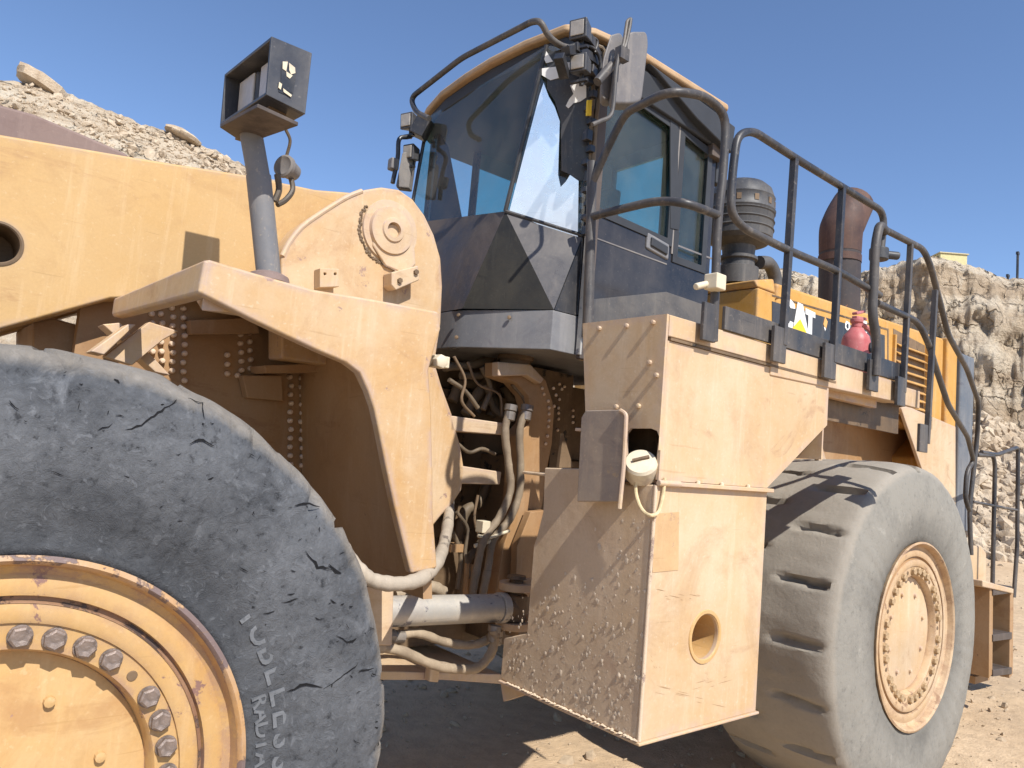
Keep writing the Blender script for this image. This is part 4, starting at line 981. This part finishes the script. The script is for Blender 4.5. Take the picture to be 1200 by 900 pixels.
# front glass, corner glass, pillars
mb = MB(); mb.add([bA, bAt, mir(bAt), mir(bA)], [(0, 1, 2, 3)]); wsh = obj('windshield', mb, 'glass', L)
cn = (bB-bA).cross(bAt-bA).normalized()
for s in (1, -1):
    f = (lambda q: q if s == 1 else mir(q))
    mb = MB(); mb.add([f(bA), f(bAt), f(bBt), f(bB)], [(0, 1, 2, 3)]); cgl = obj('corner_window', mb, 'glass', L)
    mb = MB(); mb.tube([f(bA), f(bAt)], .012, 8); mb.tube([f(bA), f(bB)], .012, 8); obj('corner_seal', mb, 'black', L)
    if s == 1:
        if cn.y > 0: cn = -cn
        def onc(pts, off=.006): return [UP(x, y, bA+cn*off, cn) for x, y in pts]
        mb = MB(); mb.slab(onc([(597, 247), (606, 212), (620, 158), (632, 112), (637, 97), (643, 113), (650, 125), (656, 142), (655, 170), (654, 205), (657, 219), (663, 213), (668, 205), (678, 212), (677, 283), (650, 272)]), cn*-.002); obj('window_film', mb, 'film', cgl)
        for pts in ([(639, 58), (648, 72), (640, 74), (637, 68)], [(635, 80), (653, 78), (656, 91), (645, 94), (635, 88)], [(657, 73), (673, 73), (674, 82), (658, 82)], [(668, 100), (675, 97), (687, 98), (687, 114), (680, 119), (672, 121), (666, 127), (663, 124), (667, 116), (672, 110)]):
            mb = MB(); mb.slab(onc(pts, .009), cn*-.002); obj('film_scrap', mb, 'white', cgl)
        mb = MB(); mb.slab(onc([(641, 62), (692, 50), (688, 210), (678, 212), (665, 203), (658, 200), (657, 141), (650, 118), (641, 104)], .003), cn*-.002); obj('corner_mask', mb, 'black', cgl)
    # hinge pillar
    mb = MB(); mb.box((.085, (CYN-.035)*s if s == 1 else CYF-.02, ZC-.02), (.150, (CYN-.002)*s if s == 1 else CYF+.035, 4.06)); pil = obj('hinge_pillar', mb, 'blackdust', L, .006)
    if s == 1:
        mb = MB(); mb.bar(Vector((.078, CYN-.03, ZC)), Vector((.078, CYN-.03, 3.35)), .012, .03, EY); obj('pillar_edge', mb, 'chrome', pil)
        mb = MB()
        mb.tube(smooth_path(H([(685, 395), (688, 300), (692, 200), (694, 120), (698, 60)], CYN-.06), 4), .012, 8); mb.tube(smooth_path(H([(693, 240), (698, 150), (704, 100), (708, 60), (690, 52)], CYN-.08), 4), .011, 8)
        obj('pillar_cable', mb, 'darkhose', pil)
        mb = MB()
        for k in range(12):
            yk_ = 95+k*16; c = U(690-k*.4+(5-k*.2)*(k % 2), yk_, 'y', CYN-.07); mb = MB(); mb.obox(c, EX*random.uniform(.012, .026), EY*.02, EZ*random.uniform(.012, .03))
            obj('pillar_clip', mb, 'black', pil, .004)
        mb = MB(); mb.slab([p+Vector((0, -.012, 0)) for p in H([(687, 118), (692, 118), (691, 136), (686, 136)], CYN-.09)], (0, .01, 0)); obj('reflector', mb, 'decal_yellow', pil)
# rail above the windshield
XF = -.30
mb = MB(); mb.tube(fillet(UU([(503, 139), (487, 131), (481, 115), (541, 68), (624, 25), (634, 25), (642, 42), (655, 53), (668, 58)], 'x', XF)[:6]+[U(642, 42, 'x', XF+.05), U(655, 53, 'x', XF+.12), U(668, 57, 'x', XF+.2)], .07), .017, 12); obj('roof_rail', mb, 'rail', L, 0, 60)
# corner work lamps
def lamp(px, py, y, wx, wz, name='cab_lamp', yaw=.35):
    c = U(px, py, 'y', y); fx = Vector((-math.cos(yaw), -math.sin(yaw), -.1)).normalized(); sx = Vector((math.sin(yaw), -math.cos(yaw), 0)); uz = fx.cross(sx); uz = uz if uz.z > 0 else -uz
    mb = MB(); q = [c-sx*wx-uz*wz, c+sx*wx-uz*wz, c+sx*wx+uz*wz, c-sx*wx+uz*wz]; k = .72
    b4 = [c-fx*.09-sx*wx*k-uz*wz*k, c-fx*.09+sx*wx*k-uz*wz*k, c-fx*.09+sx*wx*k+uz*wz*k, c-fx*.09-sx*wx*k+uz*wz*k]
    mb.hexa(q, b4); lo = obj(name, mb, 'lampsteel', L, .008)
    mb = MB(); mb.obox(c+fx*.006, fx*.004, sx*wx*.74, uz*wz*.72); obj('lens', mb, 'lens_dark', lo, .006)
    mb = MB(); mb.tube([c-fx*.05, c-fx*.05-uz*(wz+.05)], .012, 8); mb.bar(c-fx*.02-uz*(wz+.04)-sx*wx, c-fx*.02-uz*(wz+.04)+sx*wx, .02, .012); obj('lamp_bracket', mb, 'black', lo)
lamp(677, 33, -1.02, .050, .052); lamp(677, 73, -1.02, .048, .048); lamp(476, 141, .55, .052, .055); lamp(478, 178, .55, .045, .055)
mb = MB(); 
for a, b in (((688, 45), (700, 62)), ((672, 55), (700, 75)), ((690, 80), (703, 100)), ((663, 60), (690, 60)), ((655, 65), (662, 90))): mb.bar(U(*a, 'y', -1.0), U(*b, 'y', -.95), .05, .045)
mb.tube(smooth_path(H([(665, 55), (680, 52), (697, 58), (704, 75), (700, 100)], -1.0), 4), .010, 8); mb.tube(smooth_path(H([(690, 42), (700, 48), (697, 62)], -1.0), 4), .008, 8); obj('lamp_mount', mb, 'black', L, .005)
mb = MB(); mb.bar(U(489, 160, 'y', .50), U(500, 140, 'y', .46), .10, .10); mb.tube(smooth_path(H([(495, 150), (480, 160), (468, 163), (466, 185), (460, 215)], .55), 5), .016, 8); obj('lamp_mount', mb, 'black', L, .005)
# mirrors
mY = -1.22
def mirror(pts, y, thick, mat):
    mb = MB(); P = fillet(UU(pts+[pts[0]], 'y', y), .05, 4); mb.slab(P[:-1], thick); return obj('mirror', mb, mat, L, .02, 38, 3)
m1 = mirror([(735, 62), (735, 36), (758, 36), (760, 50), (752, 118), (742, 121), (716, 121), (722, 70)], mY, Vector((.05, .07, 0)), 'mirrorgrey')
m2 = mirror([(716, 40), (730, 36), (732, 60), (722, 116), (704, 118), (706, 70)], mY+.06, Vector((.05, .06, 0)), 'mirrorgrey')
mb = MB(); mb.tube(smooth_path(H([(739, 22), (737, 35), (732, 55), (726, 62), (722, 82), (719, 120), (715, 136), (703, 142), (694, 146)], mY-.05), 5), .010, 8); mb.tube(fillet(H([(739, 22), (735, 24), (731, 50), (728, 60)], mY-.05), .02), .008, 8); mb.obox(U(729, 64, 'y', mY-.05), EX*.03, EY*.02, EZ*.03); mb.tube(H([(729, 64), (712, 82), (700, 96)], mY+.0), .022, 10); obj('mirror_arm', mb, 'rail', L)
mb = MB(); mb.slab(UU([(471, 178), (485, 176), (479, 221), (463, 219)], 'y', .55), (.06, .05, 0)); mb.obox(U(461, 193, 'y', .56), EX*.03, EY*.03, EZ*.04); obj('mirror', mb, 'mirrorgrey', L, .012)

# ---- engine hood
HDY = -.85
hx0, hx1, hz = 1.80, 5.25, 3.26
mb = MB(); mb.box((1.80, HDY, 2.30), (2.02, .85, 3.17)); mb.hexa([(1.80, HDY, 3.171), (2.02, HDY, 3.171), (2.02, .85, 3.171), (1.80, .85, 3.171)], [(1.78, HDY+.02, 3.22), (2.02, HDY+.02, 3.28), (2.02, .83, 3.28), (1.78, .83, 3.22)]); obj('hood_box', mb, 'hood', L, .015)
mb = MB(); mb.slab([Vector((2.03, HDY, 2.46)), Vector((4.95, HDY, 2.46)), Vector((4.95, HDY, 3.35)), Vector((2.03, HDY, 3.255))], (0, 1.70, 0)); hood = obj('hood', mb, 'hood', L, .03)
mb = MB(); mb.slab(UU([(905, 353), (1037, 393), (1037, 440), (905, 440)], 'y', HDY-.004), (0, .0035, 0)); band = obj('hood_band', mb, 'decal_black', L)
def strokes(polys, y, mat, name, parent):
    mb = MB()
    for p in polys: mb.slab(UU(p, 'y', y), (0, .002, 0))
    return obj(name, mb, mat, parent)
strokes([[(932, 362), (931, 356), (927, 351), (921, 350), (917, 354), (915.5, 362), (915.5, 371), (917, 379), (921, 384), (926, 386), (929, 384), (930, 378), (926, 376), (925, 379), (922, 378), (920.5, 372), (920.5, 362), (922, 357), (925, 357.5), (926.5, 361)],
         [(935, 354), (941, 357), (948, 393), (943, 391.5), (941.8, 385), (936.5, 382.5), (935, 388), (929.5, 386)],
         [(944, 361), (955.5, 366.5), (955.5, 373), (952, 371.5), (951.5, 395), (947, 393), (947.5, 369.5), (944, 368)]], HDY-.007, 'white', 'logo_lettering', band)
strokes([[(938, 374), (947.5, 394.5), (927, 386.5)]], HDY-.010, 'decal_yellow', 'logo_triangle', band)
strokes([[(967, 371), (970, 377), (968, 386), (965, 380)]], HDY-.007, 'decal_orange', 'band_mark', band)
strokes([[(965.5, 383), (968.5, 384), (967, 388)]], HDY-.007, 'white', 'band_mark', band)
strokes([[(992, 376), (995.5, 378), (996.5, 382), (995.5, 387), (992.5, 387), (990.5, 384), (990.5, 379)]], HDY-.007, 'white', 'model_number', band)
strokes([[(993, 379), (994.5, 380), (994.5, 384.5), (993, 385), (992, 382)]], HDY-.009, 'decal_black', 'model_number', band)
strokes([[(1010, 374), (1016, 377), (1016, 380), (1011, 378), (1012, 388), (1016, 389), (1016, 392), (1009, 390)]], HDY-.007, 'white', 'model_number', band)
strokes([[(905, 345), (1040, 385), (1040, 387), (905, 347)], [(1030, 382), (1032, 382), (1032, 450), (1030, 450)], [(1040, 385), (1041.5, 385), (1041.5, 450), (1040, 450)]], HDY-.003, 'grime', 'panel_gap', hood)
# louvre: dark recess with slats
gx0, gx1 = U(1047, 430, 'y', HDY).x, U(1084, 430, 'y', HDY).x
mb = MB(); mb.slab(UU([(1047, 385), (1084, 405), (1084, 490), (1047, 452)], 'y', HDY-.003), (0, .0025, 0)); gr = obj('grille', mb, 'grime', L)
mb = MB()
for k in range(9):
    z = 3.13-k*.072
    c = [Vector((gx0+.01, HDY-.004, z)), Vector((gx1-.02, HDY-.004, z)), Vector((gx1-.02, HDY-.036, z-.024)), Vector((gx0+.01, HDY-.036, z-.024))]
    mb.slab(c, Vector((0, -.004, .006)))
obj('grille_slat', mb, 'hood', gr)
mb = MB(); mb.bar(Vector((gx1+.02, HDY-.03, 2.45)), Vector((gx1+.02, HDY-.03, 3.28)), .05, .06, EY); obj('grille_frame', mb, 'hood', gr, .004); mb = MB(); mb.bar(Vector((gx0-.02, HDY-.01, 2.5)), Vector((gx0-.02, HDY-.01, 3.2)), .03, .03, EY); obj('grille_frame', mb, 'hood', gr, .004)
# rear hood panel and black radiator end
mb = MB(); mb.slab([Vector((4.62, HDY-.03, 1.75)), Vector((5.20, HDY-.03, 1.75)), Vector((5.20, HDY-.03, 3.34)), Vector((4.955, HDY-.03, 3.36)), Vector((4.955, HDY-.03, 2.4)), Vector((4.62, HDY-.03, 2.2))], (0, 1.76, 0)); obj('rear_panel', mb, 'hood', L, .02)
mb = MB(); mb.box((5.21, HDY-.06, 1.55), (5.55, .91, 3.25)); mb.box((5.551, HDY+.05, 2.7), (5.65, HDY+.12, 3.0)); mb.box((5.551, HDY+.05, 1.9), (5.65, HDY+.12, 2.2)); obj('radiator_guard', mb, paint('guard_blue', (.10, .12, .15), (.28, .27, .26), .4, seed=41.0), L, .02)
# rear wheel arch plates
mb = MB(); mb.slab(UU([(1056, 478), (1064, 476), (1120, 500), (1120, 596), (1112, 590), (1083, 557)], 'y', HDY-.06), (0, .03, 0)); obj('rear_fender', mb, 'dusty', L, .006)
mb = MB(); mb.box((.9, -.55, 1.2), (4.95, -.50, 2.455)); mb.slab([Vector((.95, -1.3, 2.40)), Vector((.95, -.56, 2.40)), Vector((.95, -.56, 1.3)), Vector((.95, -.85, 1.3))], (.04, 0, 0)); obj('arch_wall', mb, 'brownish', L)
mb = MB(); mb.slab(UU([(954, 512), (960, 510), (970, 546), (964, 546)], 'y', -1.0), (.0, .05, 0)); obj('arch_strut', mb, 'dusty', L); mb = MB(); mb.slab(UU([(951, 514), (954, 513), (966, 546), (962, 546)], 'y', -1.15), (.0, .03, 0)); obj('arch_strut', mb, 'dusty', L)
# exhaust stack
sy = -.60
e0 = U(983, 360, 'y', sy); e1 = U(985, 280, 'y', sy); e2 = U(990, 252, 'y', sy)
mb = MB(); mb.tube([e0-EZ*.25, e0, e1-EZ*.12], .165, 24); stack = obj('exhaust_stack', mb, 'stack', L, 0, 40)
mb = MB(); pth = smooth_path([e1-EZ*.125, e1+EZ*.06, e1.lerp(e2, .6), e2+Vector((.05, 0, .02)), e2+Vector((.14, 0, .14))], 6); n_ = len(pth)
mb.tube(pth, .2, 24, True, [.167*(1.0+.05*math.sin(3*i/n_)) for i in range(n_)]); obj('exhaust_elbow', mb, 'rust', stack, 0, 40)
mb = MB(); mb.lathe([(-.03, .171), (.03, .171)], e1-EZ*.18, EZ, 24, close=False); obj('stack_clamp', mb, 'rust', stack)
# air pre-cleaner
py_ = -.50; p0 = U(868, 322, 'y', py_); 
mb = MB(); cz = U(868, 250, 'y', py_); k = .235
mb.lathe([(-.55, .15), (-.42, .15), (-.41, .12), (-.37, .12), (-.36, .14), (-.34, .14), (-.33, .115), (-.26, .12), (-.23, .21), (-.20, .235), (-.02, .24), (0, .25), (.02, .24), (.08, .235), (.10, .242), (.12, .232), (.17, .215), (.21, .17), (.235, .10), (.245, .001)], cz, EZ, 40)
for w_, r_ in ((-.14, .2385), (-.08, .2405), (-.02, .2415)): mb.lathe([(w_-.012, r_-.004), (w_, r_+.006), (w_+.012, r_-.004)], cz, EZ, 40, close=False)
pre = obj('air_precleaner', mb, 'cleaner', L, 0, 30)
mb = MB()
for k in range(12):
    mb = MB(); a = 2*math.pi*k/12; d_ = Vector((math.cos(a), math.sin(a), 0)); mb.obox(cz+d_*.238+EZ*.05, d_*.004, d_.cross(EZ)*.016, EZ*.022); obj('intake_slot', mb, 'grime', pre)
mb = MB(); mb.tube(smooth_path([cz+Vector((.12, -.1, -.36)), cz+Vector((.25, -.1, -.34)), cz+Vector((.34, -.1, -.42)), cz+Vector((.36, -.1, -.55))], 5), .05, 12); obj('intake_duct', mb, 'cleaner', pre)
# small fittings by the cab's rear edge
mb = MB(); mb.obox(U(838, 331, 'y', RY-.02), EX*.03, EY*.03, EZ*.03); mb.tube(H([(815, 336), (828, 333), (838, 330)], RY), .014, 8); obj('gate_latch', mb, 'cream', L, .006)
mb = MB(); mb.bar(U(830, 165, 'y', -.85), U(848, 158, 'y', -.85), .05, .07); mb.obox(U(836, 178, 'y', -.9), EX*.06, EY*.04, EZ*.05); obj('rear_lamp', mb, 'blackdust', L, .006)

# ================================================================== fire extinguisher
fy = -1.72; fb = U(1003, 402, 'y', fy)
fe = empty('fire_extinguisher', (fb.x, fy, 2.45), 'small red fire extinguisher standing on the deck behind the black handrail', 'fire extinguisher')
def loc(o): o.location = -Vector(fe.location); return o
mb = MB(); zb = 2.452; c = Vector((fb.x, fy, zb))
mb.lathe([(0, .065), (.01, .073), (.225, .073), (.255, .066), (.278, .046), (.295, .036), (.30, .03)], c, EZ, 32); loc(obj('cylinder', mb, 'red', fe, 0, 40))
mb = MB(); mb.lathe([(.301, .026), (.325, .026), (.33, .034), (.35, .034)], c, EZ, 16); mb.bar(c+EZ*.355-EX*.03, c+EZ*.365+EX*.09, .03, .015); mb.bar(c+EZ*.375-EX*.03, c+EZ*.405+EX*.07, .03, .015); loc(obj('valve', mb, 'red', fe, .004))
mb = MB(); mb.tube(smooth_path([c+EZ*.335+Vector((.03, 0, 0)), c+Vector((.12, -.03, .29)), c+Vector((.135, -.05, .18)), c+Vector((.115, -.07, .04))], 6), .013, 8, True); loc(obj('hose', mb, 'red', fe))
mb = MB(); mb.lathe([(0, .028), (.01, .03), (.012, .02), (.012, .001)], c+Vector((.02, -.072, .19)), (0, -1, 0), 18); loc(obj('gauge', mb, 'interior', fe))
mb = MB(); mb.lathe([(.10, .0745), (.13, .0745)], c, EZ, 28, close=False); loc(obj('strap', mb, 'steel', fe))

# ================================================================== ground
def graded(lo, hi, fine_lo, fine_hi, step):
    out = []; v = fine_lo
    while v < fine_hi: out.append(v); v += step
    out.append(fine_hi); s = step
    while out[-1] < hi: s *= 1.35; out.append(min(hi, out[-1]+s))
    s = step
    while out[0] > lo: s *= 1.35; out.insert(0, max(lo, out[0]-s))
    return out
gx = graded(-900, 900, -4, 16, .11); gy = graded(-900, 900, -4, 6, .11)
vs = []; fs = []
for yv in gy:
    for xv_ in gx:
        r_ = math.hypot(xv_, yv); k = max(0, 1-r_/60)
        z = k*(.030*noise.noise(Vector((xv_*.9, yv*.9, 0)))+.016*noise.noise(Vector((xv_*3.1, yv*3.1, 4)))+.008*noise.noise(Vector((xv_*9, yv*9, 2))))-.015
        vs.append((xv_, yv, z))
nx = len(gx)
for j in range(len(gy)-1):
    for i in range(nx-1):
        a = j*nx+i; fs.append((a, a+1, a+nx+1, a+nx))
me = bpy.data.meshes.new('ground'); me.from_pydata(vs, [], fs); me.update()
g = place('ground', me, 'ground', None, 0, 180); tag(g, 'pale sandy quarry floor in sun and shade under the loader', None, None, 'structure')

# ================================================================== quarry hills
SKY = [(-900, -60), (-400, -30), (0, 92), (60, 102), (100, 118), (160, 142), (215, 161), (250, 176), (290, 196), (340, 219), (420, 250), (520, 290), (700, 330), (860, 330), (895, 324), (928, 327), (958, 335), (1000, 328), (1033, 323), (1085, 318), (1110, 319), (1135, 322), (1165, 330), (1200, 338), (1400, 352), (1800, 400)]
def azel(x, y):
    d = ray(x, y); return math.atan2(d.x, d.y), d.z/math.hypot(d.x, d.y)
SK = [azel(x, y) for x, y in SKY]
def crest(az):
    if az <= SK[0][0]: return SK[0][1]
    for (a, e), (b, f) in zip(SK, SK[1:]):
        if az <= b: return e+(f-e)*(az-a)/(b-a)
    return SK[-1][1]
AZR = azel(760, 400)[0]
def fbm(v, o=5):
    s = 0; a = 1; f = 1
    for _ in range(o): s += a*noise.noise(v*f); a *= .5; f *= 2.1
    return s
def hill(az, t):
    """t in 0..1 from toe to crest, beyond 1 behind the crest"""
    w = min(1, max(0, (az-AZR+.12)/.24)); w = w*w*(3-2*w)        # 0 rubble slope (left) .. 1 cliff (right)
    D0 = 26+2*w; D1 = 46+6*w
    tc = min(t, 1)
    lin = tc
    if t <= .30: cl = .34*(t/.30)
    elif t <= .46: cl = .34+.46*((t-.30)/.16)
    else: cl = .80+.20*((tc-.46)/.54)**.8
    g = lin*(1-w)+cl*w
    D = D0+(D1-D0)*t
    zc = CZ+crest(az)*D1
    x, y = math.sin(az)*D, math.cos(az)*D
    z = -.15+(zc+.15)*g
    q = Vector((x*.11, y*.11, z*.16))
    n1 = fbm(q, 6); n2 = fbm(Vector((az*16, z*.10, 3.0)), 5)
    edge = min(1, t*8)*(1-.80*max(0, (tc-.8)/.2))
    D += edge*((1-w)*.9*n1+w*(1.5*n1+1.6*n2*(1 if .2 < t < .7 else .35)))
    p3 = Vector((x, y, z))
    rg = 1-abs(noise.noise(p3*.42)); rg2 = 1-abs(noise.noise(p3*1.25+Vector((5, 1, 2)))); bl = noise.voronoi(p3*.8)[0]
    D += edge*w*(.45*rg**4+.30*rg2**3-.30*bl[0]-.22*abs(noise.noise(Vector((az*30, z*1.6, 7)))))
    D += edge*(1-w)*(.22*rg2**3-.22*bl[0])
    z += edge*(.45*n1+.25*fbm(q*5, 3))
    z += min(1, t*8)*.16*fbm(Vector((az*70, t*12, 1)), 3)
    if t > 1: z = zc-.6*(t-1)*8*.3
    return Vector((CX+math.sin(az)*D, CY+math.cos(az)*D, z))
a0, a1 = azel(-700, 450)[0], azel(1700, 450)[0]
NTt = 150
ts = [1.0*j/(NTt-8) for j in range(NTt-7)]+[1.15, 1.5, 2.0, 3.0]
PXS = []; xx = -700.0
while xx < 1700: PXS.append(xx); xx += 1.7 if (-20 < xx < 430 or 835 < xx < 1225) else 12
AZS = [azel(p_, 450)[0] for p_ in PXS]; NA = len(AZS)-1
vs = [hill(a_, t_) for t_ in ts for a_ in AZS]
fs = []
for j in range(len(ts)-1):
    for i in range(NA):
        a = j*(NA+1)+i; fs.append((a, a+1, a+NA+2, a+NA+1))
me = bpy.data.meshes.new('quarry_hills'); me.from_pydata([tuple(v) for v in vs], [], fs); me.update()
hl = place('quarry_hills', me, 'rock', None, 0, 180); hl['kind'] = 'structure'; hl['label'] = 'pale limestone quarry slope and cliff behind the loader'

# ---- loose stones
def rock_verts(c, s, rnd, flat=.8):
    base = [(0, 0, 1), (.89, 0, .45), (.28, .85, .45), (-.72, .53, .45), (-.72, -.53, .45), (.28, -.85, .45), (.72, .53, -.45), (-.28, .85, -.45), (-.89, 0, -.45), (-.28, -.85, -.45), (.72, -.53, -.45), (0, 0, -1)]
    rot = Matrix.Rotation(rnd.random()*6.3, 3, Vector((rnd.random()-.5, rnd.random()-.5, rnd.random()-.5)).normalized())
    sc = Vector((rnd.uniform(.6, 1.4), rnd.uniform(.6, 1.3), rnd.uniform(.5, 1.0)*flat))
    return [c+rot @ Vector((b[0]*sc.x, b[1]*sc.y, b[2]*sc.z))*(s*rnd.uniform(.75, 1.2)) for b in base]
IF = [(0, 1, 2), (0, 2, 3), (0, 3, 4), (0, 4, 5), (0, 5, 1), (1, 6, 2), (2, 7, 3), (3, 8, 4), (4, 9, 5), (5, 10, 1), (6, 7, 2), (7, 8, 3), (8, 9, 4), (9, 10, 5), (10, 6, 1), (11, 7, 6), (11, 8, 7), (11, 9, 8), (11, 10, 9), (11, 6, 10)]
rnd = random.Random(5); vs = []; fs = []
def addrock(c, s, flat=.8):
    o = len(vs); vs.extend(rock_verts(c, s, rnd, flat)); fs.extend([tuple(i+o for i in f) for f in IF])
azL0, azL1 = azel(-80, 450)[0], azel(480, 450)[0]
for k in range(6500):
    az = rnd.uniform(azL0, azL1); t_ = rnd.uniform(.45, .985); s = min(.30, .05*rnd.paretovariate(1.9))
    addrock(hill(az, t_)+Vector((0, 0, s*.15)), s)
azR0, azR1 = azel(1095, 450)[0], azel(1260, 450)[0]
for k in range(4600):
    az = rnd.uniform(azR0, azR1); t_ = rnd.random()**.8*.30; s = min(.34, .07*rnd.paretovariate(1.8))
    addrock(hill(az, t_)+Vector((0, 0, s*.2)), s)
me = bpy.data.meshes.new('rubble'); me.from_pydata([tuple(v) for v in vs], [], fs); me.update()
rb = place('rubble', me, 'stone', None, 0, 10); tag(rb, 'loose pale limestone rubble covering the slope and the cliff foot', None, None, 'stuff')
vs = []; fs = []
for k in range(2600):
    x, y = rnd.uniform(-.5, 9), rnd.uniform(-3.4, 2.5); s = .006*rnd.paretovariate(1.6); s = min(s, .045)
    addrock(Vector((x, y, -.012+.02*noise.noise(Vector((x*.9, y*.9, 0))))), s)
for k in range(1500):
    x, y = rnd.uniform(5, 24), rnd.uniform(-3, 16); s = min(.10, .012*rnd.paretovariate(1.5))
    addrock(Vector((x, y, -.015)), s)
me = bpy.data.meshes.new('gravel'); me.from_pydata([tuple(v) for v in vs], [], fs); me.update()
gv = place('gravel', me, 'pebble', None, 0, 10); tag(gv, 'small stones scattered over the sandy quarry floor', None, None, 'stuff')

# ---- boulders, hut and posts on the skyline
def boulder(px, py, t_, wx, wy, wz, label, tilt=0.0, yaw=0.0):
    az, _ = azel(px, py); c = hill(az, t_)
    mb = MB(); seg = 14; rings = 9; V = []; F = []
    for j in range(rings+1):
        ph = math.pi*j/rings
        for i in range(seg):
            th_ = 2*math.pi*i/seg; d_ = Vector((math.sin(ph)*math.cos(th_), math.sin(ph)*math.sin(th_), math.cos(ph)))
            m = max(abs(d_.x), abs(d_.y), abs(d_.z)); d_ = d_*(.55+.45/m)*(1+.16*noise.noise(d_*1.7+Vector((px, py, 0)))+.07*noise.noise(d_*5))
            V.append(Vector((d_.x*wx, d_.y*wy, d_.z*wz)))
    for j in range(rings):
        for i in range(seg):
            i2 = (i+1) % seg; F.append((j*seg+i, (j+1)*seg+i, (j+1)*seg+i2, j*seg+i2))
    mb.add(V, F); o = obj('boulder', mb, 'stone', None, 0, 35); o.location = c+Vector((0, 0, wz*.15)); o.rotation_euler = (0, tilt, -az+yaw)
    tag(o, label, 'boulder'); return o
boulder(50, 97, 1.0, 1.3, .9, .42, 'large pale boulder on the ridge line at far left', .38)
boulder(215, 160, 1.0, 1.0, .8, .24, 'thin slab of rock jutting from the ridge left of the lamp pole', .30)
az, _ = azel(1108, 310); c = hill(az, 1.0); c.z += .12
hut = empty('hut', c, 'tiny pale yellow hut on top of the cliff edge', 'hut'); hut.rotation_euler = (0, 0, -az+.5)
mb = MB(); mb.box((-.62, -.55, 0), (1.0, .55, .85)); obj('wall', mb, plain('hut_wall', (.66, .58, .30), .8), hut, .02)
mb = MB(); mb.box((-.70, -.62, .851), (1.08, .62, .93)); obj('roof', mb, plain('hut_roof', (.58, .50, .30), .8), hut, .02)
mb = MB(); mb.box((-.63, -.35, .05), (-.621, .25, .75)); obj('door', mb, plain('hut_door', (.22, .12, .07), .8), hut)
for px, py, h_, lab in ((1192, 332, 2.2, 'tall thin dark post on the cliff top at the right edge'), (1181, 329, .6, 'short dark post on the cliff top beside the tall one')):
    az, _ = azel(px, py); c = hill(az, 1.0); mb = MB(); mb.tube([Vector((0, 0, -.3)), Vector((0, 0, h_))], .07, 8); mb.obox((0, 0, h_*.95), EX*.14, EY*.06, EZ*.08)
    o = obj('post', mb, 'black', None); o.location = c; tag(o, lab, 'post')

# ================================================================== daylight
SUN_EL, SUN_AZ = R(47), R(-7)     # azimuth from -Y towards +X (negative: towards the machine's front)
sd = Vector((math.sin(SUN_AZ)*math.cos(SUN_EL), -math.cos(SUN_AZ)*math.cos(SUN_EL), math.sin(SUN_EL)))
sun = bpy.data.lights.new('sun', 'SUN'); sun.energy = 4.4; sun.angle = R(.53); sun.color = (1.0, .955, .88)
so = bpy.data.objects.new('sun', sun); COL.objects.link(so); so.rotation_euler = sd.to_track_quat('Z', 'Y').to_euler(); so.location = (0, -10, 20)
w = bpy.data.worlds.new('World'); scn.world = w; w.use_nodes = True
nt = w.node_tree; nt.nodes.clear()
sky = nt.nodes.new('ShaderNodeTexSky'); sky.sky_type = 'NISHITA'; sky.sun_disc = False
sky.sun_elevation = SUN_EL; sky.sun_rotation = math.atan2(sd.x, sd.y); sky.air_density = .92; sky.dust_density = .1; sky.ozone_density = 5.0; sky.altitude = 600
bg = nt.nodes.new('ShaderNodeBackground'); bg.inputs['Strength'].default_value = .135
ow = nt.nodes.new('ShaderNodeOutputWorld'); tint = nt.nodes.new('ShaderNodeMixRGB'); tint.blend_type = 'MULTIPLY'; tint.inputs[0].default_value = 1.0; tint.inputs[2].default_value = (1.0, .95, .94, 1)
nt.links.new(sky.outputs[0], tint.inputs[1]); nt.links.new(tint.outputs[0], bg.inputs[0]); nt.links.new(bg.outputs[0], ow.inputs[0])
vs_ = scn.view_settings; vs_.view_transform = 'Standard'; vs_.look = 'None'; vs_.exposure = .55; vs_.gamma = 1.0
scn.render.engine = 'CYCLES'; scn.cycles.max_bounces = 6; scn.cycles.transparent_max_bounces = 12
try: scn.cycles.use_denoising = True
except Exception: pass
